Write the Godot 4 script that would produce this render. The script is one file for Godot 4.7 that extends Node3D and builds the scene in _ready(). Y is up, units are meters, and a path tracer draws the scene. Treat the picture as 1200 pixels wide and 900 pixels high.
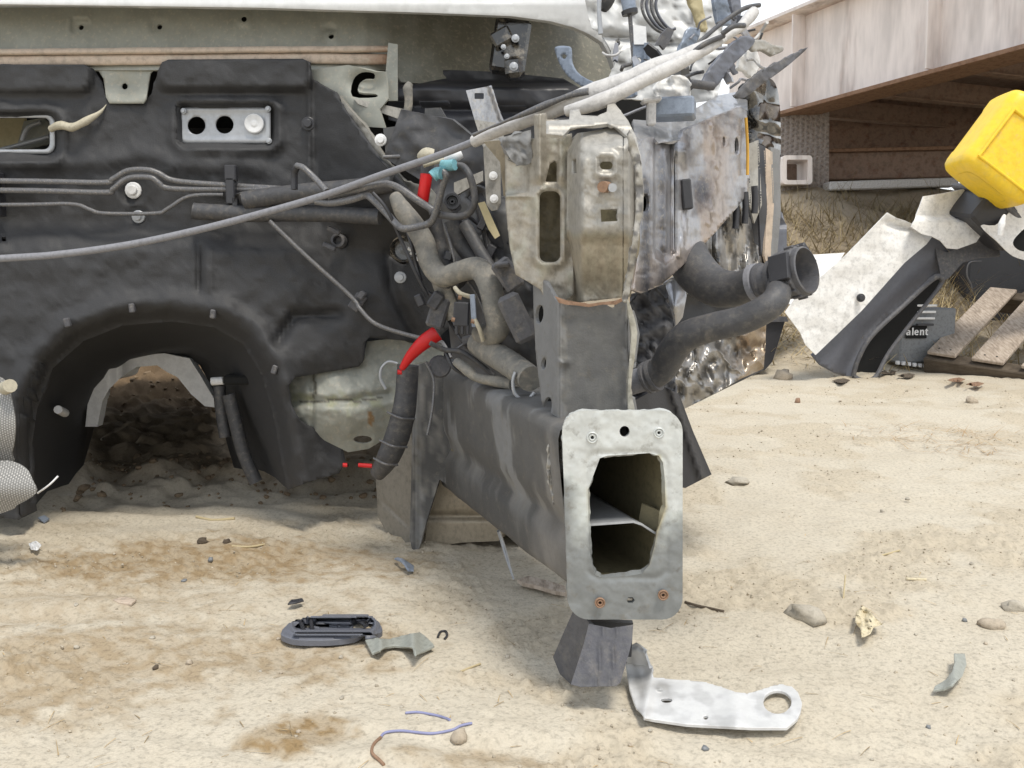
extends Node3D
# A stripped car front in a scrap yard, lit by a hazy sun.

const F := 1100.0          # focal length of the lens in pixels of the 1200 x 900 photograph
const EYE := 0.52          # height of the lens above the ground
const PITCH := 6.5         # degrees the lens looks down
var M := {}
var nz := FastNoiseLite.new()
var nz2 := FastNoiseLite.new()      # cells, for crumpled sheet
var rng := RandomNumberGenerator.new()
var taken := {}

# ---------------------------------------------------------------- points
func ray(u: float, v: float) -> Vector3:
	var p := deg_to_rad(PITCH)
	var x := (u - 600.0) / F
	var y := -(v - 450.0) / F
	return Vector3(x, y * cos(p) - sin(p), -cos(p) - y * sin(p))

func P(u: float, v: float, d: float) -> Vector3:      # the point d metres in front, measured along the ground
	var r := ray(u, v)
	return Vector3(0, EYE, 0) + r * (d / -r.z)

func G(u: float, v: float, h := 0.0) -> Vector3:      # the point at height h
	var r := ray(u, v)
	return Vector3(0, EYE, 0) + r * ((h - EYE) / r.y)

func on_ground(u: float, v: float, up := 0.0) -> Vector3:
	var p := G(u, v)
	for k in 4:
		p = G(u, v, land(p.x, p.z))
	return p + Vector3(0, up, 0)

# ---------------------------------------------------------------- mesh collector
class Geo:
	var V := PackedVector3Array()
	var N := PackedVector3Array()
	var C := PackedColorArray()
	var I := PackedInt32Array()
	func patch(v: PackedVector3Array, t: PackedInt32Array, c := PackedColorArray(), flip := false, own := PackedVector3Array()) -> PackedVector3Array:
		var base := V.size()
		var n := PackedVector3Array()
		n.resize(v.size())
		for k in range(0, t.size(), 3):
			var a := t[k]
			var b := t[k + 2] if flip else t[k + 1]
			var d := t[k + 1] if flip else t[k + 2]
			var fn := (v[d] - v[a]).cross(v[b] - v[a])
			n[a] += fn
			n[b] += fn
			n[d] += fn
			I.append(base + a)
			I.append(base + b)
			I.append(base + d)
		for k in n.size():
			n[k] = n[k].normalized() if n[k].length_squared() > 1e-20 else Vector3.UP
		if own.size() == v.size():
			n = own
		V.append_array(v)
		N.append_array(n)
		if c.size() == v.size():
			C.append_array(c)
		else:
			var w := PackedColorArray()
			w.resize(v.size())
			w.fill(Color.WHITE)
			C.append_array(w)
		return n
	func mesh() -> ArrayMesh:
		var a := []
		a.resize(Mesh.ARRAY_MAX)
		a[Mesh.ARRAY_VERTEX] = V
		a[Mesh.ARRAY_NORMAL] = N
		a[Mesh.ARRAY_COLOR] = C
		a[Mesh.ARRAY_INDEX] = I
		var m := ArrayMesh.new()
		m.add_surface_from_arrays(Mesh.PRIMITIVE_TRIANGLES, a)
		return m

# ---------------------------------------------------------------- outlines
func px(a: Array) -> PackedVector2Array:
	var o := PackedVector2Array()
	for k in range(0, a.size(), 2):
		o.append(Vector2(a[k], a[k + 1]))
	return o

func soft(a: Array, n := 4) -> PackedVector2Array:    # a closed outline rounded through its points
	var p := px(a)
	var o := PackedVector2Array()
	var s := p.size()
	for k in s:
		for j in n:
			o.append(p[k].cubic_interpolate(p[(k + 1) % s], p[(k + s - 1) % s], p[(k + 2) % s], float(j) / n))
	return o

func rrect(u0: float, v0: float, u1: float, v1: float, r: float, n := 4) -> PackedVector2Array:
	var o := PackedVector2Array()
	for q in [[u1 - r, v0 + r, -90], [u1 - r, v1 - r, 0], [u0 + r, v1 - r, 90], [u0 + r, v0 + r, 180]]:
		for k in n + 1:
			var a := deg_to_rad(q[2] + 90.0 * k / n)
			o.append(Vector2(q[0] + r * cos(a), q[1] + r * sin(a)))
	return o

func oval(u: float, v: float, ru: float, rv: float, n := 14, turn := 0.0) -> PackedVector2Array:
	var o := PackedVector2Array()
	for k in n:
		var a := TAU * k / n
		o.append(Vector2(u, v) + Vector2(ru * cos(a), rv * sin(a)).rotated(deg_to_rad(turn)))
	return o

func rsd(u: float, v: float, u0: float, v0: float, u1: float, v1: float, r: float) -> float:   # distance to a rounded rectangle
	var q := Vector2(absf(u - (u0 + u1) / 2) - (u1 - u0) / 2 + r, absf(v - (v0 + v1) / 2) - (v1 - v0) / 2 + r)
	return Vector2(maxf(q.x, 0), maxf(q.y, 0)).length() + minf(maxf(q.x, q.y), 0) - r

func seg(u: float, v: float, a: Array) -> float:      # distance to a polyline
	var best := 1e9
	for k in range(0, a.size() - 2, 2):
		var q := Geometry2D.get_closest_point_to_segment(Vector2(u, v), Vector2(a[k], a[k + 1]), Vector2(a[k + 2], a[k + 3]))
		best = minf(best, q.distance_to(Vector2(u, v)))
	return best

func bump(x: float, w: float) -> float:
	return exp(-x * x / (w * w))

func sst(a: float, b: float, x: float) -> float:
	return smoothstep(a, b, x)

# ---------------------------------------------------------------- pressed sheet: an outline with holes, a surface and a thickness
func clip_cell(cell: PackedVector2Array, outline: PackedVector2Array, holes: Array, depth: int, out: Array) -> void:
	var polys: Array = Geometry2D.intersect_polygons(cell, outline)
	for h in holes:
		var next := []
		for p in polys:
			for q in Geometry2D.clip_polygons(p, h):
				if Geometry2D.is_polygon_clockwise(q):
					if depth < 5:
						var a: Vector2 = cell[0]
						var c: Vector2 = cell[2]
						var m := (a + c) / 2
						for s in [[a, m], [Vector2(m.x, a.y), Vector2(c.x, m.y)], [m, c], [Vector2(a.x, m.y), Vector2(m.x, c.y)]]:
							clip_cell(PackedVector2Array([s[0], Vector2(s[1].x, s[0].y), s[1], Vector2(s[0].x, s[1].y)]), outline, holes, depth + 1, out)
					return
				next.append(q)
		polys = next
	for p in polys:
		if p.size() >= 3 and not Geometry2D.is_polygon_clockwise(p):
			out.append(p)

func sheet(g: Geo, map: Callable, outline: PackedVector2Array, holes := [], step := 8.0, thick := 0.003, col = null, roll := 0.0) -> void:
	var lo := outline[0]
	var hi := outline[0]
	for p in outline:
		lo = lo.min(p)
		hi = hi.max(p)
	lo -= Vector2(0.137, 0.211)
	var nx := int(ceil((hi.x - lo.x) / step)) + 1
	var ny := int(ceil((hi.y - lo.y) / step)) + 1
	var mark := PackedByteArray()
	mark.resize(nx * ny)
	for poly in [outline] + holes:
		for k in poly.size():
			var a: Vector2 = poly[k]
			var b: Vector2 = poly[(k + 1) % poly.size()]
			var n := int(ceil(a.distance_to(b) / (step * 0.5))) + 1
			for j in n:
				var p := (a.lerp(b, float(j) / n) - lo) / step
				var q := (a.lerp(b, float(j + 1) / n) - lo) / step
				for y in range(maxi(0, int(minf(p.y, q.y))), mini(ny - 1, int(maxf(p.y, q.y))) + 1):
					for x in range(maxi(0, int(minf(p.x, q.x))), mini(nx - 1, int(maxf(p.x, q.x))) + 1):
						mark[y * nx + x] = 1
	var idx := {}
	var pts := PackedVector2Array()
	var tri := PackedInt32Array()
	for y in ny:
		for x in nx:
			var a := lo + Vector2(x, y) * step
			var c := a + Vector2(step, step)
			var cell := PackedVector2Array([a, Vector2(c.x, a.y), c, Vector2(a.x, c.y)])
			var polys := []
			if mark[y * nx + x]:
				clip_cell(cell, outline, holes, 0, polys)
			else:
				var m := (a + c) / 2
				if not Geometry2D.is_point_in_polygon(m, outline):
					continue
				var in_hole := false
				for h in holes:
					in_hole = in_hole or Geometry2D.is_point_in_polygon(m, h)
				if in_hole:
					continue
				polys.append(cell)
			for p in polys:
				var id := PackedInt32Array()
				for q in p:
					var key := Vector2i((q * 40.0).round())
					if not idx.has(key):
						idx[key] = pts.size()
						pts.append(q)
					id.append(idx[key])
				var t := PackedInt32Array([0, 1, 2, 0, 2, 3]) if p.size() == 4 and not mark[y * nx + x] else Geometry2D.triangulate_polygon(p)
				for k in range(0, t.size(), 3):
					var i0 := id[t[k]]
					var i1 := id[t[k + 1]]
					var i2 := id[t[k + 2]]
					if i0 != i1 and i1 != i2 and i0 != i2:
						var ar := (pts[i1] - pts[i0]).cross(pts[i2] - pts[i0])
						if absf(ar) > 1e-4:
							if ar > 0:
								tri.append_array(PackedInt32Array([i0, i1, i2]))
							else:
								tri.append_array(PackedInt32Array([i0, i2, i1]))
	if tri.is_empty():
		push_error("empty sheet")
		return
	var v := PackedVector3Array()
	v.resize(pts.size())
	var cc := PackedColorArray()
	cc.resize(pts.size())
	for k in pts.size():
		v[k] = map.call(pts[k].x, pts[k].y)
		cc[k] = col.call(pts[k].x, pts[k].y) if col != null else Color.WHITE
	var edges := {}
	for k in range(0, tri.size(), 3):
		for j in 3:
			var e := Vector2i(tri[k + j], tri[k + (j + 1) % 3])
			var r := Vector2i(e.y, e.x)
			if edges.has(r):
				edges.erase(r)
			else:
				edges[e] = tri[k + (j + 2) % 3]
	# which way faces the viewer
	var facing := 0.0
	for k in range(0, tri.size(), 3):
		var n := (v[tri[k + 2]] - v[tri[k]]).cross(v[tri[k + 1]] - v[tri[k]])
		facing += n.dot(Vector3(0, EYE, 0) - v[tri[k]])
	var flip := facing < 0
	var mean := Vector3.ZERO
	for k in range(0, tri.size(), 3):
		mean += (v[tri[k + 2]] - v[tri[k]]).cross(v[tri[k + 1]] - v[tri[k]])
	mean = mean.normalized() * (-1.0 if flip else 1.0)
	var flat := PackedVector3Array()
	flat.resize(v.size())
	var e1 := minf(step * 0.4, 1.5)
	for k in v.size():
		var q := pts[k]
		var n: Vector3 = (map.call(q.x + e1, q.y) - map.call(q.x - e1, q.y)).cross(map.call(q.x, q.y + e1) - map.call(q.x, q.y - e1)).normalized()
		flat[k] = n if n.dot(mean) >= 0 else -n
	var shade := flat.duplicate()
	if roll > 0:
		var rim := {}
		for e in edges:
			var along := (v[e.y] - v[e.x]).normalized()
			var out := (v[e.x] - v[edges[e]])
			out = (out - along * out.dot(along))
			out = (out - mean * out.dot(mean)).normalized()
			for p in [e.x, e.y]:
				rim[p] = rim.get(p, Vector3.ZERO) + out * v[e.x].distance_to(v[e.y])
		for k in rim:
			v[k] -= mean * roll
			shade[k] = (flat[k] + rim[k].normalized() * 0.9).normalized()
	g.patch(v, tri, cc, flip, shade)
	if thick <= 0:
		return
	var w := PackedVector3Array()
	w.resize(v.size())
	for k in v.size():
		w[k] = v[k] - flat[k] * thick
	g.patch(w, tri, cc, not flip)
	var rv := PackedVector3Array()
	var rt := PackedInt32Array()
	var rc := PackedColorArray()
	for e in edges:
		var b := rv.size()
		rv.append_array(PackedVector3Array([v[e.x], v[e.y], w[e.y], w[e.x]]))
		rc.append_array(PackedColorArray([cc[e.x], cc[e.y], cc[e.y], cc[e.x]]))
		rt.append_array(PackedInt32Array([b, b + 2, b + 1, b, b + 3, b + 2]))
	g.patch(rv, rt, rc, flip)

func plane(d: float, du := 0.0, dv := 0.0, u0 := 600.0, v0 := 450.0) -> Callable:    # an upright plane, turned and leaning by du, dv per pixel
	return func(u, v): return P(u, v, d + du * (u - u0) + dv * (v - v0))

# ---------------------------------------------------------------- tubes, lathes, boxes, lofts
func curve(a: Array, n := 6) -> Array:          # points and radii, [Vector3, r] each, smoothed
	var o := []
	for k in a.size() - 1:
		var p0: Vector3 = a[maxi(k - 1, 0)][0]
		var p3: Vector3 = a[mini(k + 2, a.size() - 1)][0]
		var m := n if a.size() > 2 else 1
		for j in m:
			var t := float(j) / m
			o.append([a[k][0].cubic_interpolate(a[k + 1][0], p0, p3, t), lerpf(a[k][1], a[k + 1][1], t)])
	o.append(a[-1])
	return o

func tube_m(g: Geo, a: Array, sides := 10, n := 6, lump := 0.0, flat := 1.0, col = null, hollow := false) -> void:
	var c := curve(a, n)
	var v := PackedVector3Array()
	var cl := PackedColorArray()
	var t := PackedInt32Array()
	var side := Vector3.ZERO
	for k in c.size():
		var dir: Vector3 = (c[mini(k + 1, c.size() - 1)][0] - c[maxi(k - 1, 0)][0]).normalized()
		if side == Vector3.ZERO:
			side = dir.cross(Vector3.UP if absf(dir.y) < 0.9 else Vector3.RIGHT).normalized()
		side = (side - dir * side.dot(dir)).normalized()
		var up := side.cross(dir)
		for j in sides:
			var an := TAU * j / sides
			var r: float = c[k][1]
			var q: Vector3 = c[k][0] + (side * cos(an) + up * sin(an) * flat) * r
			if lump > 0:
				q += (side * cos(an) + up * sin(an)) * nz.get_noise_3dv(q * 900.0) * lump
			v.append(q)
			cl.append(col.call(q) if col != null else Color.WHITE)
	for k in c.size() - 1:
		for j in sides:
			var p := k * sides + j
			var q := k * sides + (j + 1) % sides
			t.append_array(PackedInt32Array([p, q, p + sides, q, q + sides, p + sides]))
	g.patch(v, t, cl)
	if hollow:
		return
	for e in 2:
		var cv := PackedVector3Array([c[0][0] if e == 0 else c[-1][0]])
		var ct := PackedInt32Array()
		for j in sides:
			cv.append(v[(0 if e == 0 else (c.size() - 1) * sides) + j])
			ct.append_array(PackedInt32Array([0, 1 + (j + 1) % sides, 1 + j]) if e == 0 else PackedInt32Array([0, 1 + j, 1 + (j + 1) % sides]))
		g.patch(cv, ct)

func tube(g: Geo, a: Array, r: float, sides := 10, n := 6, lump := 0.0, flat := 1.0, hollow := false) -> void:   # a: [u, v, d] or [u, v, d, radius in pixels]
	var b := []
	for p in a:
		b.append([P(p[0], p[1], p[2]), (p[3] if p.size() > 3 else r) * p[2] / F])
	tube_m(g, b, sides, n, lump, flat, null, hollow)

func lathe(g: Geo, at: Vector3, axis: Vector3, prof: Array, sides := 16) -> void:     # prof: [along, radius, ...]
	axis = axis.normalized()
	var s := axis.cross(Vector3.UP if absf(axis.y) < 0.9 else Vector3.RIGHT).normalized()
	var u := s.cross(axis)
	for k in range(0, prof.size() - 2, 2):
		var v := PackedVector3Array()
		var t := PackedInt32Array()
		for e in 2:
			for j in sides:
				var an := TAU * j / sides
				v.append(at + axis * prof[k + e * 2] + (s * cos(an) + u * sin(an)) * prof[k + e * 2 + 1])
		for j in sides:
			var q := (j + 1) % sides
			t.append_array(PackedInt32Array([j, q, j + sides, q, q + sides, j + sides]))
		g.patch(v, t)

func to_eye(p: Vector3) -> Vector3:
	return (Vector3(0, EYE, 0) - p).normalized()

func box(g: Geo, c: Vector3, s: Vector3, b := Basis(), r := 0.002, col := Color.WHITE) -> void:    # chamfered box
	var h := s / 2
	r = minf(r, minf(h.x, minf(h.y, h.z)) * 0.8)
	for ax in 3:
		for sg in [-1.0, 1.0]:
			var q := [(ax + 1) % 3, (ax + 2) % 3]
			var v := PackedVector3Array()
			for k in [[-1, -1], [1, -1], [1, 1], [-1, 1]]:
				var p := Vector3()
				p[ax] = sg * h[ax]
				p[q[0]] = k[0] * (h[q[0]] - r)
				p[q[1]] = k[1] * (h[q[1]] - r)
				v.append(c + b * p)
			var cc := PackedColorArray([col, col, col, col])
			g.patch(v, PackedInt32Array([0, 2, 1, 0, 3, 2]), cc, sg < 0)
			# one chamfer along each of two edges
			for e in [-1.0, 1.0]:
				var a := Vector3()
				var w := PackedVector3Array()
				for k in [[0, -1], [0, 1], [1, 1], [1, -1]]:
					a[ax] = sg * (h[ax] - (r if k[0] else 0.0))
					a[q[0]] = e * (h[q[0]] - (0.0 if k[0] else r))
					a[q[1]] = k[1] * (h[q[1]] - r)
					w.append(c + b * a)
				g.patch(w, PackedInt32Array([0, 2, 1, 0, 3, 2]), cc, sg * e < 0)
	for x in [-1.0, 1.0]:
		for y in [-1.0, 1.0]:
			for z in [-1.0, 1.0]:
				var w := PackedVector3Array([c + b * Vector3(x * h.x, y * (h.y - r), z * (h.z - r)), c + b * Vector3(x * (h.x - r), y * h.y, z * (h.z - r)), c + b * Vector3(x * (h.x - r), y * (h.y - r), z * h.z)])
				g.patch(w, PackedInt32Array([0, 2, 1]), PackedColorArray([col, col, col]), x * y * z < 0)

func beam(g: Geo, a: Vector3, b: Vector3, w: float, h: float, up := Vector3.UP, r := 0.002) -> void:    # a chamfered bar from a to b, w across, h along up
	var z := (b - a).normalized()
	var x := up.cross(z).normalized()
	box(g, (a + b) / 2, Vector3(w, h, a.distance_to(b)), Basis(x, z.cross(x), z), r)

func loft(g: Geo, rings: Array, closed := true, col = null, lump := 0.0, flip := false) -> void:
	var m: int = rings[0].size()
	var v := PackedVector3Array()
	var t := PackedInt32Array()
	var cl := PackedColorArray()
	for r in rings:
		for p in r:
			v.append(p + (Vector3(nz.get_noise_3dv(p * 300.0), nz.get_noise_3dv(p * 300.0 + Vector3(50, 0, 0)), nz.get_noise_3dv(p * 300.0 + Vector3(0, 50, 0))) * lump if lump > 0 else Vector3.ZERO))
			cl.append(col.call(p) if col != null else Color.WHITE)
	for k in rings.size() - 1:
		for j in (m if closed else m - 1):
			var p := k * m + j
			var q := k * m + (j + 1) % m
			t.append_array(PackedInt32Array([p, q, p + m, q, q + m, p + m]))
	g.patch(v, t, cl, flip)

# ---------------------------------------------------------------- naming
func numbered(called: String, parent: Node) -> String:
	var key := str(parent.get_instance_id()) + called
	taken[key] = taken.get(key, -1) + 1
	return called if taken[key] == 0 else "%s_%03d" % [called, taken[key]]

func tag(o: Node, label: String, category: String, group := "", kind := "") -> Node:
	if label: o.set_meta("label", label)
	if category: o.set_meta("category", category)
	if group: o.set_meta("group", group)
	if kind: o.set_meta("kind", kind)
	return o

func thing(called: String, label: String, category: String, at := Vector3.ZERO, group := "") -> Node3D:
	var o := Node3D.new()
	o.name = numbered(called, self)
	o.position = at
	add_child(o, true)
	tag(o, label, category, group)
	return o

func put(called: String, g, m: Material, parent: Node = self) -> MeshInstance3D:
	var o := MeshInstance3D.new()
	o.name = numbered(called, parent)
	var me: ArrayMesh = g.mesh() if g is Geo else g
	o.mesh = me
	o.material_override = m
	parent.add_child(o, true)
	var off := Vector3.ZERO
	var q: Node = parent
	while q is Node3D and q != self:
		off += q.position
		q = q.get_parent()
	o.position = -off
	return o

# ---------------------------------------------------------------- materials
func noise_tex(freq: float, ramp: Array, sd: int, oct := 4, kind := FastNoiseLite.TYPE_SIMPLEX_SMOOTH, as_normal := false, strength := 4.0, size := 512) -> NoiseTexture2D:
	var n := FastNoiseLite.new()
	n.seed = sd
	n.noise_type = kind
	n.frequency = freq
	n.fractal_octaves = oct
	n.fractal_gain = 0.5 if as_normal else 0.68
	var t := NoiseTexture2D.new()
	t.width = size
	t.height = size
	t.seamless = true
	t.noise = n
	if as_normal:
		t.as_normal_map = true
		t.bump_strength = strength
	elif ramp:
		var gr := Gradient.new()
		gr.offsets = PackedFloat32Array(ramp.map(func(r): return r[0]))
		gr.colors = PackedColorArray(ramp.map(func(r): return r[1]))
		t.color_ramp = gr
	return t

func grey(x: float) -> Color:
	return Color(x, x, x)

var TEX := {}
func make_textures() -> void:
	TEX.blotch = noise_tex(0.008, [[0.2, grey(0.93)], [0.45, grey(0.97)], [0.6, grey(1.0)], [0.85, grey(0.95)]], 3, 6)
	TEX.mottle = noise_tex(0.02, [[0.2, grey(0.84)], [0.45, grey(0.95)], [0.6, grey(1.0)], [0.85, grey(0.92)]], 7, 6)
	TEX.felt = noise_tex(0.16, [[0.2, grey(0.76)], [0.5, grey(0.88)], [0.8, grey(1.0)]], 11, 3)
	TEX.sand = noise_tex(0.05, [[0.15, grey(0.82)], [0.4, grey(0.95)], [0.6, grey(1.0)], [0.85, grey(0.93)]], 13, 7)
	TEX.mask = noise_tex(0.012, [[0.5, grey(0)], [0.68, grey(0.25)], [0.9, grey(0.6)]], 21, 7)
	TEX.mask_light = noise_tex(0.012, [[0.62, grey(0)], [0.75, grey(0.22)], [0.9, grey(0.6)]], 25, 6)
	TEX.mask_fine = noise_tex(0.05, [[0.58, grey(0)], [0.68, grey(0.3)], [0.85, grey(0.65)]], 23, 5)
	TEX.speck = noise_tex(0.012, [[0.5, grey(0)], [0.7, grey(0.1)], [0.95, grey(0.28)]], 29, 7)
	TEX.n_fine = noise_tex(0.12, [], 31, 4, FastNoiseLite.TYPE_SIMPLEX_SMOOTH, true, 3.0)
	TEX.n_mid = noise_tex(0.025, [], 37, 5, FastNoiseLite.TYPE_SIMPLEX_SMOOTH, true, 6.0)
	TEX.n_low = noise_tex(0.008, [], 41, 3, FastNoiseLite.TYPE_SIMPLEX_SMOOTH, true, 8.0)
	TEX.dust = noise_tex(0.03, [[0.3, Color(0.66, 0.61, 0.54)], [0.6, Color(0.76, 0.72, 0.65)]], 43, 4)
	TEX.rust = noise_tex(0.03, [[0.3, Color(0.26, 0.14, 0.08)], [0.55, Color(0.42, 0.24, 0.13)], [0.75, Color(0.5, 0.34, 0.22)]], 47, 5)
	TEX.grime = noise_tex(0.03, [[0.3, Color(0.36, 0.34, 0.31)], [0.6, Color(0.48, 0.46, 0.42)]], 53, 4)
	var im := Image.create(256, 256, false, Image.FORMAT_RGB8)
	for y in 256:
		for x in 256:
			var sx := 0.5 + 0.5 * sin(TAU * x / 16.0)
			var sy := 0.5 + 0.5 * sin(TAU * y / 16.0 + (PI if (x / 16) % 2 else 0.0))
			im.set_pixel(x, y, grey(clampf(0.62 + 0.38 * sx * sy, 0, 1)))
	TEX.weave = ImageTexture.create_from_image(im)
	TEX.wood = noise_tex(0.01, [[0.2, Color(0.62, 0.6, 0.58)], [0.5, Color(0.86, 0.84, 0.82)], [0.8, Color(1, 1, 1)]], 59, 6)
	TEX.scratch = noise_tex(0.02, [[0.25, grey(0.8)], [0.48, grey(0.93)], [0.6, grey(1.0)], [0.9, grey(0.88)]], 61, 6, FastNoiseLite.TYPE_SIMPLEX)

func mat(called: String, c: Color, rough: float, o := {}) -> StandardMaterial3D:
	var m := StandardMaterial3D.new()
	m.resource_name = called
	m.albedo_color = c
	m.roughness = rough
	m.metallic = o.get("metal", 0.0)
	m.metallic_specular = o.get("spec", 0.5)
	m.vertex_color_use_as_albedo = true
	m.albedo_texture = TEX[o.get("tex", "blotch")]
	m.uv1_triplanar = true
	m.uv1_world_triplanar = true
	m.uv1_scale = o.get("stretch", Vector3.ONE) * o.get("scale", 4.0)
	if o.has("normal"):
		m.normal_enabled = true
		m.normal_texture = TEX[o.normal]
		m.normal_scale = o.get("ns", 0.5)
	if o.has("over"):
		m.detail_enabled = true
		m.detail_albedo = TEX[o.over]
		m.detail_mask = TEX[o.get("mask", "mask")]
		m.detail_blend_mode = BaseMaterial3D.BLEND_MODE_MIX
		m.detail_uv_layer = BaseMaterial3D.DETAIL_UV_2
		m.uv2_triplanar = true
		m.uv2_world_triplanar = true
		m.uv2_scale = Vector3.ONE * o.get("over_scale", 9.0)
	if o.has("coat"):
		m.clearcoat_enabled = true
		m.clearcoat = o.coat
		m.clearcoat_roughness = 0.05
	if o.has("sheen"):
		m.rim_enabled = true
		m.rim = o.sheen
	if o.has("relief"):
		m.heightmap_enabled = true
		m.heightmap_texture = TEX[o.get("relief_tex", "mottle")]
		m.heightmap_scale = o.relief
	M[called] = m
	return m

func make_materials() -> void:
	make_textures()
	mat("sand", Color(0.785, 0.755, 0.695), 0.95, {"tex": "sand", "scale": 3.1, "normal": "n_fine", "ns": 0.5, "spec": 0.15})
	mat("clod", Color(0.72, 0.69, 0.635), 0.95, {"tex": "mottle", "scale": 9.0, "normal": "n_mid", "ns": 0.6, "spec": 0.15})
	mat("stone", Color(0.72, 0.67, 0.6), 0.9, {"tex": "mottle", "scale": 9.0, "normal": "n_mid", "ns": 0.6, "spec": 0.2})
	mat("mat_black", Color(0.245, 0.245, 0.252), 0.66, {"tex": "felt", "scale": 5.0, "normal": "n_fine", "ns": 0.4, "spec": 0.5})
	mat("primer", Color(0.6, 0.605, 0.57), 0.5, {"scale": 3.0, "over": "dust", "mask": "mask_fine", "over_scale": 7.0, "normal": "n_low", "ns": 0.25})
	mat("white_paint", Color(0.82, 0.82, 0.815), 0.35, {"scale": 3.0})
	mat("seam", Color(0.76, 0.69, 0.62), 0.8, {"tex": "mottle", "scale": 4.0, "over": "dust", "mask": "mask", "normal": "n_mid", "ns": 0.3})
	mat("zinc", Color(0.7, 0.71, 0.725), 0.42, {"tex": "blotch", "scale": 7.0, "metal": 0.3})
	mat("plain_white", Color(0.9, 0.9, 0.9), 0.5, {"scale": 6.0})
	mat("galv", Color(0.68, 0.665, 0.635), 0.46, {"tex": "mottle", "scale": 5.0, "stretch": Vector3(1.2, 0.8, 1.2), "metal": 0.25, "over": "grime", "mask": "mask_light", "over_scale": 5.0, "normal": "n_low", "ns": 0.15})
	mat("galv_shiny", Color(0.7, 0.7, 0.71), 0.3, {"tex": "mottle", "scale": 5.0, "stretch": Vector3(1.2, 0.7, 1.2), "metal": 0.6, "over": "dust", "mask": "mask_fine", "over_scale": 5.0, "normal": "n_low", "ns": 0.15})
	mat("undercoat", Color(0.5, 0.5, 0.5), 0.7, {"tex": "blotch", "scale": 5.0, "normal": "n_fine", "ns": 0.25, "over": "grime", "mask": "mask_light", "over_scale": 4.0})
	mat("flange", Color(0.8, 0.81, 0.8), 0.4, {"tex": "blotch", "scale": 5.0, "metal": 0.1, "over": "grime", "mask": "mask_light", "over_scale": 2.5})
	mat("rail_inside", Color(0.5, 0.47, 0.37), 0.6, {"tex": "mottle", "scale": 6.0})
	mat("rubber", Color(0.29, 0.29, 0.3), 0.55, {"tex": "mottle", "scale": 8.0, "over": "dust", "mask": "speck", "over_scale": 8.0, "normal": "n_fine", "ns": 0.35})
	mat("rubber_dusty", Color(0.5, 0.49, 0.465), 0.8, {"tex": "mottle", "scale": 6.0, "over": "dust", "mask": "mask", "over_scale": 8.0, "normal": "n_fine", "ns": 0.4})
	mat("plastic", Color(0.22, 0.22, 0.235), 0.42, {"tex": "blotch", "scale": 7.0, "normal": "n_fine", "ns": 0.2})
	mat("plastic_dusty", Color(0.35, 0.35, 0.365), 0.6, {"tex": "mottle", "scale": 5.0, "over": "dust", "mask": "speck", "normal": "n_fine", "ns": 0.3})
	mat("pipe", Color(0.42, 0.42, 0.43), 0.4, {"tex": "mottle", "scale": 9.0, "metal": 0.2, "over": "dust", "mask": "mask_fine"})
	mat("cable", Color(0.55, 0.55, 0.57), 0.5, {"tex": "mottle", "scale": 9.0, "normal": "n_fine", "ns": 0.3})
	mat("cable_pale", Color(0.78, 0.77, 0.76), 0.6, {"tex": "mottle", "scale": 6.0, "normal": "n_mid", "ns": 0.4})
	mat("gloss_black", Color(0.09, 0.09, 0.092), 0.12, {"tex": "blotch", "scale": 3.0, "coat": 0.8, "normal": "n_low", "ns": 0.5, "over": "dust", "mask": "mask", "over_scale": 8.0})
	mat("foil", Color(0.7, 0.69, 0.68), 0.36, {"tex": "mottle", "scale": 5.0, "metal": 0.7, "normal": "n_low", "ns": 0.5, "over": "dust", "mask": "mask_fine", "over_scale": 5.0})
	mat("mesh_foil", Color(0.78, 0.77, 0.75), 0.45, {"tex": "weave", "scale": 14.0, "metal": 0.2, "relief": 0.2, "relief_tex": "weave"})
	mat("red", Color(0.82, 0.1, 0.11), 0.45, {"scale": 6.0})
	mat("blue_clip", Color(0.5, 0.72, 0.76), 0.5, {"scale": 9.0, "tex": "mottle"})
	mat("wax", Color(0.74, 0.71, 0.63), 0.6, {"scale": 9.0, "tex": "mottle"})
	mat("cream", Color(0.75, 0.7, 0.55), 0.6, {"scale": 5.0})
	mat("dark", Color(0.09, 0.09, 0.09), 0.9, {"scale": 5.0, "tex": "mottle"})
	mat("steel", Color(0.95, 0.91, 0.885), 0.62, {"tex": "mottle", "scale": 0.9, "stretch": Vector3(0.35, 0.06, 0.35), "over": "rust", "mask": "mask_light", "over_scale": 0.45, "normal": "n_low", "ns": 0.2})
	mat("tread", Color(0.6, 0.56, 0.53), 0.6, {"tex": "mottle", "scale": 1.5, "over": "rust", "mask": "mask_fine", "over_scale": 1.6})
	M.tread.heightmap_enabled = true
	M.tread.heightmap_texture = TEX.weave
	M.tread.heightmap_scale = 3.0
	mat("rusty", Color(0.56, 0.44, 0.35), 0.85, {"tex": "mottle", "scale": 2.0, "over": "rust", "mask": "mask", "over_scale": 2.0})
	mat("steel_dark", Color(0.56, 0.47, 0.41), 0.75, {"tex": "mottle", "scale": 1.3, "over": "rust", "mask": "mask", "over_scale": 1.6})
	mat("yellow", Color(0.99, 0.83, 0.2), 0.42, {"tex": "blotch", "scale": 3.0, "over": "dust", "mask": "speck", "over_scale": 4.0, "normal": "n_low", "ns": 0.15})
	mat("sheet_white", Color(0.93, 0.925, 0.915), 0.6, {"tex": "mottle", "scale": 2.0, "normal": "n_low", "ns": 0.12})
	mat("wood", Color(0.76, 0.71, 0.655), 0.85, {"tex": "wood", "scale": 2.0, "stretch": Vector3(5, 1.2, 1.2), "normal": "n_mid", "ns": 0.3})
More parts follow.
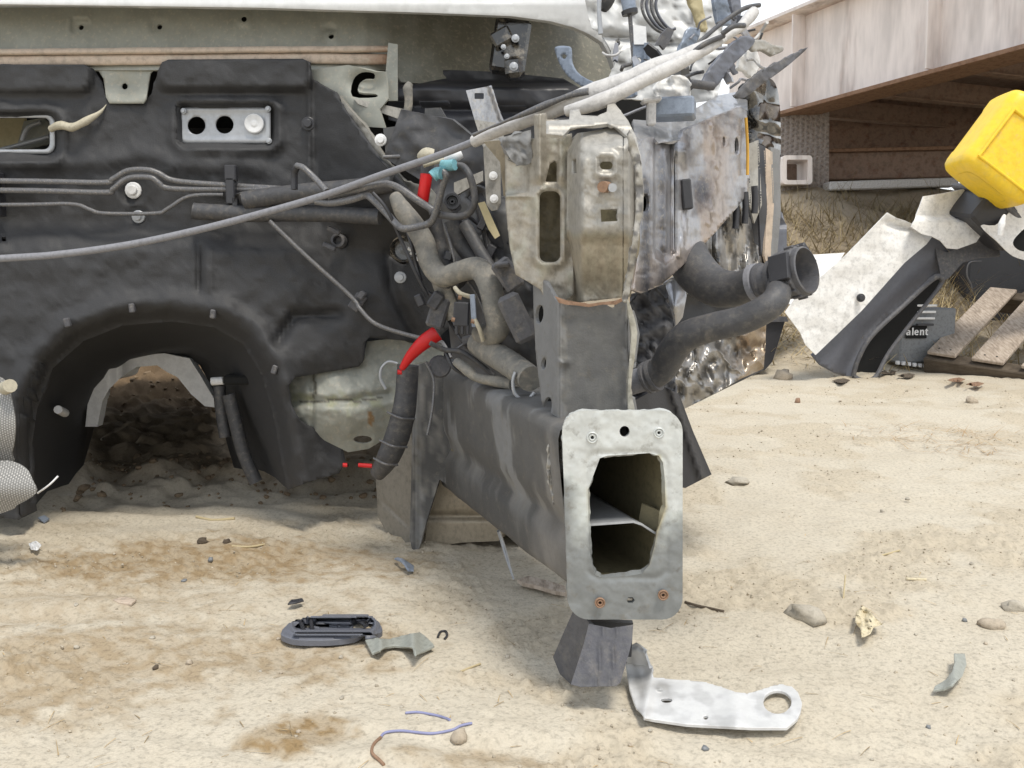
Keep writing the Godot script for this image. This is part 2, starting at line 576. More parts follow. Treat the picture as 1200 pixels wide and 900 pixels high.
	mat("wood_dark", Color(0.4, 0.36, 0.31), 0.9, {"tex": "wood", "scale": 2.0, "stretch": Vector3(1, 5, 1), "normal": "n_mid", "ns": 0.4})
	mat("battery_grey", Color(0.5, 0.51, 0.52), 0.5, {"scale": 4.0, "tex": "mottle"})
	mat("straw", Color(0.74, 0.68, 0.54), 0.9, {"scale": 5.0})
	mat("wire_blue", Color(0.55, 0.56, 0.7), 0.5, {"scale": 5.0})
	mat("wire_cyan", Color(0.42, 0.72, 0.86), 0.5, {"scale": 5.0})
	mat("rust_bolt", Color(0.58, 0.46, 0.37), 0.7, {"tex": "mottle", "scale": 12.0})
	mat("strap_blue", Color(0.56, 0.6, 0.66), 0.4, {"tex": "mottle", "scale": 5.0, "metal": 0.2})
	mat("grey_plastic", Color(0.42, 0.43, 0.465), 0.45, {"tex": "blotch", "scale": 6.0, "normal": "n_fine", "ns": 0.2})
	mat("scrap", Color(0.62, 0.63, 0.6), 0.5, {"tex": "mottle", "scale": 8.0})
	mat("leaf", Color(0.84, 0.79, 0.67), 0.85, {"tex": "mottle", "scale": 8.0})
	mat("yellow_strip", Color(0.85, 0.65, 0.25), 0.5, {"scale": 5.0})

# ---------------------------------------------------------------- the lie of the land
func fbm(x: float, y: float, f: float) -> float:
	return nz.get_noise_2d(x * f * 100.0, y * f * 100.0)

func crumble(x: float, z: float) -> float:
	return sst(-0.05, 0.28, fbm(x + 2.0, z, 1.9) + 0.35 * fbm(x, z + 3.0, 7.0))

func low_land(x: float, z: float) -> float:
	return fbm(x, z, 1.3) * (0.008 + 0.008 * sst(1.4, 4.0, -z))

func land(x: float, z: float) -> float:
	var d := -z
	var h := 0.0
	var near := 1.0 - sst(6.0, 12.0, Vector2(x, d).length())
	h += low_land(x, z)
	var rough := crumble(x, z)
	h += fbm(x + 9.0, z, 5.0) * 0.006 * near
	var k := fbm(x, z + 7.0, 13.0)
	h += (absf(k) - 0.2) * 0.005 * near * (0.4 + rough)
	h += fbm(x + 4.0, z, 30.0) * (0.0015 + 0.0025 * rough) * near
	h += maxf(0.0, fbm(x + 4.0, z * 1.3, 42.0) - 0.1) * 0.012 * near * rough
	# scuffs and old wheel marks dragged across the yard
	var track := sin((x * 0.35 - z + 0.12 * fbm(x, z, 1.1)) * 60.0)
	h += 0.0035 * track * near * sst(0.0, 0.25, fbm(x * 0.6 + 3.0, z * 1.6, 1.0))
	# the bank behind the yard
	var bank := sst(4.9, 8.2, d + 0.25 * fbm(x, 3.0, 1.0)) * (1.28 + 0.1 * fbm(x, z, 0.7)) * sst(-3.0, 0.6, x)
	h += bank
	# heaped earth under and behind the car
	var under := (1.0 - sst(-0.4, 0.0, x))
	h += 0.05 * bump(d - 2.38, 0.16) * under * (0.7 + 0.8 * fbm(x, z, 4.0))
	h += 0.3 * bump(d - 4.4, 0.5) * bump(x + 1.65, 0.75) * (0.9 + 0.5 * fbm(x, z, 4.0))
	h += (fbm(x, z, 7.0)) * 0.035 * under * sst(2.0, 2.3, d) * near
	return h

func land_color(x: float, z: float, h: float) -> Color:
	var d := -z
	var c := Color(1, 0.985, 0.96)
	var k := fbm(x, z, 2.2) * 0.5 + fbm(x, z, 9.0) * 0.35 + fbm(x, z, 30.0) * 0.25
	c = c.lerp(Color(0.84, 0.79, 0.72), clampf(0.3 + k, 0, 1) * 0.5)
	c = c.lerp(Color(0.8, 0.73, 0.63), 0.45 * crumble(x, z))
	var damp := 0.0
	var kk := k + 0.5 * fbm(x, z, 18.0)
	for s in STAINS:
		var q: float = Vector2((x - s[0].x) / s[1], (d + s[0].z) / s[2]).length() + kk * s[3] * 1.7
		damp = maxf(damp, s[4] * (1.0 - sst(0.55, 1.15, q)) * (0.75 + 0.5 * sst(-0.1, 0.2, fbm(x, z, 25.0))))
	c = c.lerp(Color(0.57, 0.46, 0.33), damp)
	# dark litter and grass mould on the bank and the soil under the car
	c = c.lerp(Color(0.42, 0.36, 0.3), sst(5.2, 6.0, d) * (1.0 - sst(7.6, 8.4, d)) * 0.75)
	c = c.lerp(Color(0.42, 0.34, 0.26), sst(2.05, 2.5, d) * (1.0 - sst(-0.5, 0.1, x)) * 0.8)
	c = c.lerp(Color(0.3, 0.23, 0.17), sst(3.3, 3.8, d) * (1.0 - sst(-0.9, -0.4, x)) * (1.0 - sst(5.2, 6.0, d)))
	return c
var STAINS := []

# ---------------------------------------------------------------- ground
func make_ground() -> void:
	var ds := [0.45]
	while ds[-1] < 9.0:
		ds.append(ds[-1] * 1.0062)
	while ds[-1] < 400.0:
		ds.append(ds[-1] * 1.12)
	var ss := []
	var nfan := 430
	for k in nfan + 1:
		ss.append(lerpf(-0.78, 0.78, float(k) / nfan))
	for q in [0.85, 1.0, 1.25, 1.6, 2.2, 3.2, 5.0, 9.0]:
		ss.append(q)
		ss.push_front(-q)
	# a strip behind the lens too
	var rows := [-60.0, -20.0, -6.0, -2.0, -0.6, 0.0, 0.25]
	rows.append_array(ds)
	var v := PackedVector3Array()
	var c := PackedColorArray()
	var t := PackedInt32Array()
	var m := ss.size()
	for d in rows:
		var reach: float = maxf(absf(d), 0.45) + 0.12
		for s in ss:
			var x: float = s * reach
			var h := land(x, -d)
			v.append(Vector3(x, h, -d))
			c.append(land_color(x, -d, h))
	for k in rows.size() - 1:
		for j in m - 1:
			var p := k * m + j
			t.append_array(PackedInt32Array([p, p + m, p + 1, p + 1, p + m, p + m + 1]))
	var g := Geo.new()
	g.patch(v, t, c)
	tag(put("ground", g, M.sand), "pale sandy yard with damp brown stains, rising to a bank behind", "ground", "", "structure")

func pebble_mesh(sd: int, rough := 0.35, seg := 7, rings := 5) -> ArrayMesh:
	var g := Geo.new()
	var v := PackedVector3Array()
	var t := PackedInt32Array()
	for k in rings + 1:
		var a := PI * k / rings
		for j in seg:
			var b := TAU * j / seg
			var p := Vector3(sin(a) * cos(b), cos(a), sin(a) * sin(b))
			p *= 1.0 + rough * nz.get_noise_3dv(p * 110.0 + Vector3(sd * 37, 0, 0)) * 2.0
			v.append(p * 0.5)
	for k in rings:
		for j in seg:
			var p := k * seg + j
			var q: int = k * seg + (j + 1) % seg
			t.append_array(PackedInt32Array([p, q, p + seg, q, q + seg, p + seg]))
	g.patch(v, t)
	return g.mesh()

func scatter(called: String, label: String, me: Mesh, m: Material, spots: Array, kind_label := "gravel") -> void:
	var mm := MultiMesh.new()
	mm.transform_format = MultiMesh.TRANSFORM_3D
	mm.use_colors = true
	mm.mesh = me
	mm.instance_count = spots.size()
	for k in spots.size():
		mm.set_instance_transform(k, spots[k][0])
		mm.set_instance_color(k, spots[k][1])
	var o := MultiMeshInstance3D.new()
	o.multimesh = mm
	o.material_override = m
	o.name = called
	add_child(o, true)
	tag(o, label, kind_label, "", "stuff")

# ---------------------------------------------------------------- the car
func bolt(g: Geo, u: float, v: float, d: float, r: float, axis := Vector3.ZERO) -> void:
	var p := P(u, v, d)
	var s := r * d / F
	var ax := axis if axis != Vector3.ZERO else Vector3(0, 0, 1)
	lathe(g, p - ax * s * 0.3, ax, [0, s, s * 0.35, s, s * 0.42, s * 0.9, s * 0.42, s * 0.62, s * 0.9, s * 0.6, s * 0.95, s * 0.5, s * 0.95, 0.0], 14)

func slab(parent: Node, called: String, m: Material, outline: PackedVector2Array, map: Callable, holes := [], step := 7.0, thick := 0.003, col = null, roll := 0.0) -> MeshInstance3D:
	var g := Geo.new()
	sheet(g, map, outline, holes, step, thick, col, roll)
	return put(called, g, m, parent)

func pipe(parent: Node, called: String, m: Material, a: Array, r: float, sides := 10, n := 6, lump := 0.0, flat := 1.0) -> MeshInstance3D:
	var g := Geo.new()
	tube(g, a, r, sides, n, lump, flat)
	return put(called, g, m, parent)

func dusty(u: float, v: float, s := 0.05, lo := 0.0, hi := 0.35, a := Color(1, 1, 1), b := Color(2.4, 2.25, 2.0)) -> Color:
	return a.lerp(b, sst(lo, hi, nz.get_noise_2d(u * s * 100.0, v * s * 100.0)))

const ARCH := [40, 600, 36, 560, 36, 520, 42, 478, 60, 432, 96, 400, 142, 382, 200, 377, 250, 384, 284, 404, 306, 440, 320, 490, 328, 535, 336, 575]

func mat_depth(u: float, v: float) -> float:
	var d := 1.90
	# top ledges that stand proud
	d -= 0.022 * (1.0 - sst(-4.0, 8.0, rsd(u, v, -400, 60, 106, 106, 14)))
	d -= 0.022 * (1.0 - sst(-4.0, 8.0, rsd(u, v, 186, 55, 364, 104, 14)))
	# raised collars round the two openings, the panel inside set back
	for q in [[-300, 124, 79, 196, 26], [200, 114, 331, 179, 18]]:
		var r := rsd(u, v, q[0], q[1], q[2], q[3], q[4])
		d -= 0.012 * bump(r + 4.0, 7.0)
		d += 0.02 * (1.0 - sst(-13.0, -5.0, r))
	# swage above the brake pipes and a pocket for their bolt
	d -= 0.012 * bump(seg(u, v, [-100, 190, 130, 190, 165, 178, 205, 190, 300, 196]), 12.0)
	d += 0.012 * (1.0 - sst(8.0, 20.0, Vector2(u - 156, v - 223).length()))
	d += 0.008 * (1.0 - sst(8.0, 16.0, Vector2(u - 162, v - 254).length()))
	# shelf bulge over the tunnel
	d -= 0.035 * sst(255.0, 300.0, v) * (1.0 - sst(330.0, 400.0, u)) 
	d -= 0.045 * bump(Vector2((u - 440) / 75.0, (v - 340) / 70.0).length(), 1.0)
	d -= 0.02 * bump(Vector2((u - 380) / 60.0, (v - 410) / 40.0).length(), 1.0)
	d += 0.02 * bump(seg(u, v, [325, 400, 345, 372, 395, 368]), 7.0)
	d += 0.018 * bump(seg(u, v, [455, 300, 460, 340, 485, 395]), 8.0)
	d += 0.012 * bump(u - 234.0, 3.0) * sst(280, 300, v) * (1 - sst(335, 350, v))
	d -= 0.008 * bump(u - 245.0, 6.0) * sst(280, 300, v) * (1 - sst(335, 350, v))
	# right of the seam the side panel comes towards us
	d -= 0.004 * maxf(0.0, u - (362.0 + 0.1 * (v - 100))) * (1.0 - sst(230, 300, v)) * 0.45
	d -= 0.009 * bump(u - (362.0 + 0.02 * (v - 100)), 3.0) * (1.0 - sst(220, 240, v))
	# the arch rolls inwards
	var a := seg(u, v, ARCH)
	d -= 0.02 * bump(a - 26.0, 12.0)
	d += 0.05 * (1.0 - sst(0.0, 18.0, a))
	d += 0.011 * fbm(u * 0.01, v * 0.01, 0.9) + 0.004 * fbm(u * 0.01, v * 0.01, 3.0)
	return d

func make_car() -> Node3D:
	var car := thing("stripped_car", "stripped car front with black insulation, bent galvanised frame and missing bumper", "car", Vector3(-0.3, 0, -1.9))
	# --- cowl and screen base
	slab(car, "windscreen_base", M.white_paint, px([-320, -140, 560, -140, 680, -60, 722, 0, 724, 90, 716, 66, 706, 48, 690, 38, 672, 30, 645, 23, 600, 17, 500, 13, 300, 7, 0, 3, -320, 0]),
		func(u, v): return P(u, v, 1.84 + maxf(0.0, -v) * 0.006 + 0.0009 * maxf(0, u - 600) + 0.002 * fbm(u * .01, v * .01, 1.0)), [], 7.0, 0.014, null, 0.003)
	var cowl_holes := []
	for q in [[95, 32], [187, 31.5], [286, 22.5], [388, 42.5], [-80, 32], [-190, 32]]:
		cowl_holes.append(oval(q[0], q[1], 3.2, 3.2, 10))
	slab(car, "cowl_panel", M.primer, px([-330, -12, 300, -4, 500, 2, 600, 6, 690, 22, 716, 60, 716, 125, 640, 118, 580, 104, 470, 96, 462, 82, -330, 82]),
		func(u, v):
			var d: float = 1.93 + 0.0011 * maxf(0.0, u - 430) - 0.0006 * (v - 30)
			for q in [[95, 31], [187, 30]]:
				d += 0.006 * (1 - sst(-1, 1.5, rsd(u, v, q[0] - 10, q[1] - 7.5, q[0] + 9, q[1] + 7.5, 1)))
			for q in [[286, 22.5], [388, 42.5]]:
				d -= 0.004 * bump(Vector2(u - q[0], v - q[1]).length() - 5, 3)
			d += 0.01 * bump(seg(u, v, [376, 44, 380, 36, 390, 34]), 4) + 0.006 * fbm(u * .01, v * .01, 1.0)
			return P(u, v, d), cowl_holes, 6.0, 0.004, func(u, v): return Color(1, 1, 1).lerp(Color(0.55, 0.52, 0.46), sst(380, 560, u + 60 * fbm(u * .01, v * .01, 3.0))))  # right end darkened in the colour to stand for its shadow
	slab(car, "dark_backing", M.dark, px([-340, -60, 760, -60, 760, 200, -340, 200]), plane(2.32), [], 60.0, 0.004)  # dark sheet added so the cowl holes show black
	var sg := Geo.new()
	for k in 2:
		var rings := []
		for j in 60:
			var u := -330.0 + (465.0 + 330.0) * j / 59.0
			var ring := PackedVector3Array()
			var vc := (61.0 if k == 0 else 71.5) - 0.008 * maxf(u, 0) + (0.0 if k == 0 else 1.5 * sst(380, 430, u))
			var w := (4.2 if k == 0 else 6.5) + 0.5 * fbm(u * .01, k, 4.0)
			for q in 10:
				var a := TAU * q / 10
				ring.append(P(u, vc + w * sin(a), 1.895 - 0.007 * cos(a) * (1.2 - k * 0.4) + 0.003 * k))
			rings.append(ring)
		loft(sg, rings, true, func(p): return Color(1, 1, 1).lerp(Color(0.5, 0.38, 0.3), sst(-0.33, -0.24, p.x + 0.05 * fbm(p.x, p.y, 5.0))), 0.001, true)
	var seam := put("seam_strip", sg, M.seam, car)
	tag(seam, "rusty beige seam sealing strip", "")
	slab(car, "seam_end", M.primer, px([455, 50, 466, 52, 466, 118, 455, 118, 452, 84]), plane(1.885), [], 4, 0.006)
	# --- the black mat over the firewall
	var mat_out := [-330, 74, 96, 75, 108, 80, 118, 95, 122, 112, 130, 119, 167, 120, 175, 112, 181, 92, 187, 74, 196, 69, 354, 68, 363, 74, 366, 92, 372, 97, 392, 108, 406, 132, 424, 158, 444, 186, 470, 214, 500, 246, 530, 290, 530, 380, 512, 398, 500, 402, 432, 396, 428, 400, 425, 424, 420, 430, 345, 443, 338, 452, 340, 476, 352, 494, 388, 514, 400, 526, 404, 545, 396, 556, 366, 564, 336, 575]
	for k in range(ARCH.size() - 2, -1, -2):
		mat_out.append_array([ARCH[k], ARCH[k + 1]])
	mat_out.append_array([20, 610, -60, 600, -330, 600])
	var dull := func(u, v):
		var k := 0.5 * fbm(u * .01, v * .01, 0.8) + 0.4 * fbm(u * .01, v * .01, 3.0)
		var up := 1.0 - sst(140, 330, v)
		return Color(1, 1, 1).lerp(Color(2.3, 2.1, 1.85), clampf(0.1 + 0.7 * k + 0.5 * fbm(u * .012, v * .02, 8.0) + 0.3 * bump(v - 165.0, 70.0) + 0.2 * bump(v - 300.0, 25.0) + 0.25 * sst(380, 470, u) * up, 0, 1))
	var mat_o := slab(car, "insulation_mat", M.mat_black, px(mat_out), func(u, v): return P(u, v, mat_depth(u, v)),
		[rrect(-300, 138, 60, 176, 7), rrect(213, 128, 315, 166, 9), oval(472, 293, 16, 17, 16), oval(399, 283, 9, 9, 12)], 5.0, 0.006, dull, 0.006)
	tag(mat_o, "black dusty insulation mat moulded round the tunnel", "")
	# --- tunnel behind the arch
	var tg := Geo.new()
	var far := [98, 545, 98, 530, 102, 505, 106, 484, 116, 460, 130, 436, 152, 424, 186, 417, 216, 419, 234, 428, 244, 446, 256, 480, 266, 520, 274, 548]
	var tr := []
	var n_arch := ARCH.size() / 2
	for k in 7:
		var t := k / 6.0
		var ring := PackedVector3Array()
		for j in n_arch:
			var a := P(185 + (ARCH[j * 2] - 185) * 1.02, ARCH[j * 2 + 1] - 1.5, 1.935)
			var b := P(far[j * 2], far[j * 2 + 1], 2.25)
			var p := a.lerp(b, t)
			p += Vector3(fbm(p.x, p.y + p.z, 3.0), fbm(p.x + 5, p.y + p.z, 3.0), 0) * 0.03 * sin(t * PI)
			ring.append(p)
		tr.append(ring)
	var deep := PackedVector3Array()
	for p in tr[-1]:
		deep.append(Vector3((p.x + 0.78) * 1.35 - 1.3, p.y * 1.08, -3.8))
	tr.append(deep)
	loft(tg, tr, false, null, 0.0, true)
	put("tunnel_lining", tg, M.mat_black, car)
	var hoop_in := [104, 500, 120, 500, 124, 482, 140, 460, 160, 444, 178, 440, 205, 443, 222, 455, 236, 474, 254, 500, 268, 500, 256, 478, 246, 452, 236, 434, 216, 420, 186, 415, 152, 421, 126, 428, 118, 440, 112, 466]
	slab(car, "tunnel_hoop", M.plain_white, px([100, 500, 104, 460, 118, 428, 138, 424, 160, 417, 192, 414, 222, 420, 236, 442, 250, 466, 256, 478, 240, 476, 224, 462, 208, 442, 196, 436, 184, 428, 160, 430, 142, 442, 128, 456, 120, 470, 114, 500]), func(u, v): return P(u, v, 2.22 + 0.02 * bump(u - 140, 8)), [], 5.0, 0.03)
	for q in [[-2.6, -1.32], [-0.62, 0.25]]:
		var fg := Geo.new()
		box(fg, Vector3((q[0] + q[1]) / 2, 0.3, -2.85), Vector3(q[1] - q[0], 0.02, 1.7), Basis(), 0.004)
		put("floor_pan", fg, M.dark, car)
	slab(car, "inner_bulkhead", M.dark, px([-340, 196, 120, 196, 120, 400, -340, 400]), plane(2.02), [], 60, 0.005)
	slab(car, "rear_bulkhead", M.mat_black, px([-900, 150, 620, 150, 620, 420, -900, 420]), func(u, v): return P(u, v, 2.3), [rrect(40, 330, 330, 700, 10)], 30, 0.01)
	# bits in the tunnel
	pipe(car, "tunnel_bolt", M.plain_white, [[68, 480, 2.0], [76, 484, 2.06]], 5, 10)
	pipe(car, "tunnel_bolt", M.plain_white, [[248, 447, 2.05], [262, 446, 2.05]], 5, 10)
	pipe(car, "tunnel_pipe", M.rubber, [[257, 452, 2.06], [259, 480, 2.06], [264, 512, 2.06]], 7, 10)
	pipe(car, "tunnel_pipe", M.rubber, [[268, 462, 2.04], [275, 490, 2.04], [285, 530, 2.04], [300, 565, 2.04]], 8, 10)
	pipe(car, "tunnel_bolt", M.plain_white, [[104, 482, 2.6], [104, 498, 2.6]], 4, 8)
	# --- fir tree clips on the arch
	for q in [[79, 378, 12], [155, 361, 5], [250, 368, -8], [322, 433, -20], [-40, 372, 12]]:
		var g := Geo.new()
		box(g, P(q[0], q[1], mat_depth(q[0], q[1]) - 0.004), Vector3(0.011, 0.018, 0.012), Basis(Vector3.BACK, deg_to_rad(q[2])), 0.002)
		put("mat_clip", g, M.plastic_dusty, car)
	# --- metal tab between the ledges
	slab(car, "cowl_tab", M.primer, px([112, 78, 183, 78, 176, 86, 173, 104, 171, 116, 168, 121, 128, 121, 124, 114, 121, 92]), func(u, v): return P(u, v, 1.905 - 0.012 * sst(100, 118, v) + 0.008 * bump(Vector2(u - 146, v - 102).length(), 14.0)), [oval(146, 101, 3.4, 3.6, 10)], 4.0, 0.003, null, 0.001)
	# --- access plate with three holes
	var plate := slab(car, "access_plate", M.zinc, rrect(211, 126, 317, 168, 7), func(u, v): return P(u, v, 1.912 - 0.003 * bump(rsd(u, v, 211, 126, 317, 168, 7) + 3, 2.5)), [oval(230, 147, 10.5, 10.5, 20), oval(263, 146, 10.5, 10.5, 20)], 4.0, 0.003, null, 0.001)
	var pg := Geo.new()
	lathe(pg, P(298, 145, 1.908), Vector3(0, 0, 1), [-0.002, 0.019, 0.003, 0.019, 0.004, 0.017, 0.002, 0.008, 0.0035, 0.004, 0.0035, 0.0], 24)
	put("plug", pg, M.plain_white, plate)
	for q in [[215, 130], [314, 127.5], [315, 165]]:
		var g := Geo.new()
		bolt(g, q[0], q[1], 1.905, 3.4)
		put("screw", g, M.zinc, plate)
	slab(car, "opening_frame", M.zinc, rrect(-300, 133, 64, 180, 9), func(u, v): return P(u, v, 1.915 - 0.004 * bump(rsd(u, v, -300, 133, 64, 180, 9) + 3, 3)), [rrect(-290, 138, 58, 175, 7)], 4.0, 0.003, null, 0.001)
	slab(car, "cabin_trim", M.cream, px([-330, 110, 28, 110, 30, 200, -330, 200]), plane(2.12), [], 20, 0.01)
	slab(car, "cabin_trim", M.primer, px([28, 142, 50, 138, 66, 150, 66, 166, 20, 178, 20, 170]), plane(2.09), [], 8, 0.01)
	pipe(car, "cabin_rail", M.zinc, [[-5, 177, 2.06], [30, 168, 2.06], [58, 160, 2.06]], 2.5)
	pipe(car, "cabin_rail", M.zinc, [[26, 165, 2.07], [33, 150, 2.07], [48, 143, 2.07]], 2.5)
	var wax := pipe(car, "sealant_bead", M.wax, [[60, 151, 1.9, 4], [72, 147, 1.885, 5], [84, 149, 1.88, 5.5], [96, 145, 1.88, 4], [108, 138, 1.885, 4], [118, 131, 1.89, 3], [125, 122, 1.9, 1.2]], 4, 8, 5, 0.006)
	tag(wax, "beige bead of sealant", "")
	# --- brake pipes
	pipe(car, "brake_pipe", M.pipe, [[-320, 211, 1.862], [0, 212, 1.862], [118, 214, 1.86], [132, 210, 1.858], [150, 200, 1.855], [172, 199, 1.855], [186, 203, 1.856], [206, 212, 1.86], [265, 217, 1.86], [330, 221, 1.85], [345, 222, 1.84]], 3.3, 10, 5)
	pipe(car, "brake_pipe", M.pipe, [[-320, 223, 1.862], [0, 223, 1.862], [120, 225.5, 1.86], [132, 222, 1.858], [150, 209, 1.855], [176, 208, 1.855], [186, 214, 1.856], [200, 221, 1.86], [265, 222, 1.86], [345, 222, 1.845]], 3.3, 10, 5)
	pipe(car, "brake_pipe", M.pipe, [[-320, 240, 1.862], [0, 240, 1.862], [82, 239, 1.862], [104, 245, 1.86], [122, 250, 1.86], [182, 250, 1.86], [196, 245, 1.86], [222, 230, 1.86], [262, 228, 1.86]], 2.3, 10, 5)
	var cg := Geo.new()
	box(cg, P(-2, 228, 1.87), Vector3(0.014, 0.085, 0.03))
	put("pipe_clamp", cg, M.plastic, car)
	cg = Geo.new()
	for q in [[271, 203, 0.022, 0.03], [271, 224, 0.017, 0.05], [277, 243, 0.012, 0.04]]:
		box(cg, P(q[0], q[1], 1.845), Vector3(q[2], q[3], 0.02))
	put("pipe_clamp", cg, M.plastic, car)
	for q in [[156, 223, 9.5], [162, 254, 7.5]]:
		cg = Geo.new()
		bolt(cg, q[0], q[1], mat_depth(q[0], q[1]) - 0.004, q[2])
		put("firewall_bolt", cg, M.plain_white if q[0] < 160 else M.zinc, car)
	cg = Geo.new()
	bolt(cg, 469, 325, mat_depth(469, 325) - 0.004, 7)
	put("firewall_bolt", cg, M.zinc, car)
	cg = Geo.new()
	bolt(cg, 361, 145, mat_depth(361, 145) - 0.002, 8)
	put("firewall_bolt", cg, M.plastic, car)
	# --- clips on the right of the mat
	cg = Geo.new()
	lathe(cg, P(399, 283, 1.86), Vector3(-0.1, 0.1, 1), [0.0, 0.014, 0.02, 0.014, 0.022, 0.009, 0.006, 0.008, 0.006, 0.0], 14)
	for q in [[391, 270, 24], [386, 289, 24]]:
		box(cg, P(q[0], q[1], 1.83), Vector3(0.026, 0.01, 0.012), Basis(Vector3.BACK, deg_to_rad(-q[2])))
	put("hose_clip", cg, M.plastic_dusty, car)
	cg = Geo.new()
	lathe(cg, P(472, 293, 1.9), Vector3(0, 0, 1), [-0.03, 0.0, -0.03, 0.02, 0.0, 0.026, 0.012, 0.029, 0.014, 0.024, 0.0, 0.02, -0.02, 0.018, -0.02, 0.0], 20)
	put("grommet", cg, M.gloss_black, car)
	for q in [[478, 291], [481, 296], [486, 302]]:
		pipe(car, "grommet_pin", M.plain_white, [[q[0], q[1], 1.86], [q[0] + 6, q[1] + 3, 1.86]], 2, 8)
	cg = Geo.new()
	box(cg, P(419, 354, 1.835), Vector3(0.022, 0.034, 0.02), Basis(Vector3.BACK, deg_to_rad(-35)))
	box(cg, P(424, 346, 1.825), Vector3(0.012, 0.016, 0.02), Basis(Vector3.BACK, deg_to_rad(-35)))
	put("rod_clip", cg, M.plastic_dusty, car)
	pipe(car, "thin_rod", M.pipe, [[316, 259, 1.82], [360, 301, 1.82], [412, 348, 1.82], [422, 362, 1.81], [441, 380, 1.8], [480, 393, 1.78], [513, 400, 1.76], [520, 404, 1.75], [528, 420, 1.73]], 2.6, 8, 5)
	# --- foam covered pipes along the firewall
	pipe(car, "foam_sleeve", M.rubber, [[284, 236, 1.83], [292, 234, 1.83], [350, 226, 1.81], [410, 221, 1.78], [462, 214, 1.74]], 10.5, 12, 5, 0.001)
	pipe(car, "foam_sleeve", M.rubber, [[226, 247, 1.85], [236, 248, 1.85], [290, 250, 1.84], [360, 250, 1.82], [446, 254, 1.78]], 9.5, 12, 5, 0.001)
	# --- bare metal corner where the mat is torn away
	slab(car, "torn_panel", M.primer, px([320, 440, 345, 436, 425, 425, 430, 400, 470, 396, 520, 400, 520, 430, 500, 470, 474, 480, 468, 500, 452, 514, 432, 526, 408, 530, 392, 522, 352, 502, 330, 480]), func(u, v):
		return P(u, v, 1.925 - 0.07 * bump(Vector2((u - 400) / 62.0, (v - 478) / 45.0).length(), 1.0) + 0.014 * bump(seg(u, v, [330, 468, 400, 472, 455, 462]), 6) + 0.006 * fbm(u * .01, v * .01, 3.0) + 0.01 * bump(u - 366, 3)),
		[oval(425, 515, 11, 4.5, 12)], 2.5, 0.003, func(u, v):
		var k := fbm(u * .01, v * .01, 4.0)
		var crack := minf(seg(u, v, [366, 436, 370, 452, 368, 466]), seg(u, v, [352, 470, 374, 472, 392, 468, 420, 470, 448, 466]))
		if crack < 1.3:
			return Color(0.35, 0.33, 0.3)
		if Vector2(u - 434, (v - 492) * 0.45).length() < 4.0 + 3.0 * k:
			return Color(0.9, 0.55, 0.3)
		return Color(1.3, 1.3, 1.25).lerp(Color(1.25, 1.0, 0.78), clampf(bump(v - 470, 18) * 0.7 + k * 0.8, 0, 1)))
	pipe(car, "ring_clip", M.zinc, [[466, 426, 1.84], [455, 424, 1.84], [447, 432, 1.84], [446, 444, 1.84], [452, 456, 1.84]], 1.8, 8, 6)
	# --- body structure at the top right of the engine bay
	slab(car, "apron_top", M.primer, px([364, 82, 408, 76, 440, 84, 452, 84, 455, 116, 445, 128, 452, 150, 422, 148, 406, 130, 392, 108, 366, 96]), func(u, v): return P(u, v, 1.9 - 0.0006 * (u - 364) + 0.03 * bump(Vector2((u - 430) / 22.0, (v - 98) / 16.0).length(), 0.8)), [soft([413, 113, 414, 94, 424, 85, 438, 86, 438, 93, 428, 94, 421, 99, 421, 108, 440, 110, 440, 114], 3)], 5, 0.004)
	slab(car, "apron_shelf", M.galv, px([414, 115, 474, 128, 472, 131, 474, 142, 420, 122]), plane(1.86), [], 5, 0.01)
	slab(car, "cowl_trough", M.plastic, px([455, 88, 470, 84, 530, 82, 580, 84, 660, 92, 706, 118, 706, 160, 640, 170, 560, 165, 500, 152, 455, 140]), func(u, v):
		return P(u, v, 1.95 + 0.05 * (1 - sst(90, 100, v - 0.03 * (u - 470))) - 0.03 * sst(96, 102, v) + 0.02 * bump(v - 125 - 0.05 * (u - 470), 6) + 0.012 * fbm(u * .01, v * .01, 1.5)), [], 5.0, 0.004)
	slab(car, "cowl_side", M.undercoat, px([470, 128, 530, 140, 560, 165, 600, 150, 650, 130, 650, 250, 600, 300, 540, 260, 500, 215, 450, 185]), func(u, v): return P(u, v, 1.72 - 0.0012 * (u - 450) + 0.03 * fbm(u * .01, v * .01, 1.5)), [], 8.0, 0.004, func(u, v): return Color(0.32, 0.32, 0.34))
	pipe(car, "stub_hose", M.rubber_dusty, [[474, 140, 1.83, 4], [478, 128, 1.83, 5], [479, 115, 1.83, 5], [478, 104, 1.83, 6], [481, 97, 1.83, 3]], 5, 10, 4, 0.002)
	var bd := slab(car, "bracket_plate", M.undercoat, px([449, 150, 478, 146, 497, 142, 498, 127, 516, 126, 524, 140, 536, 156, 544, 162, 544, 178, 500, 180, 452, 183]), func(u, v): return P(u, v, 1.76 - 0.0006 * (u - 450) - 0.01 * bump(u - 498, 4)), [], 5, 0.004, func(u, v): return Color(0.4, 0.4, 0.41))
	for q in [[463, 161, 4], [476, 156, 4.5], [491, 154, 4.5], [507, 139, 4.5]]:
		cg = Geo.new()
		bolt(cg, q[0], q[1], 1.735, q[2])
		put("bracket_bolt", cg, M.plastic_dusty, bd)
	cg = Geo.new()
	bolt(cg, 446, 164, 1.755, 7)
	put("bracket_bolt", cg, M.plain_white, bd)
	pipe(car, "thin_rod", M.pipe, [[449, 184, 1.7], [470, 183, 1.7], [496, 180, 1.68]], 2.2, 8, 4)
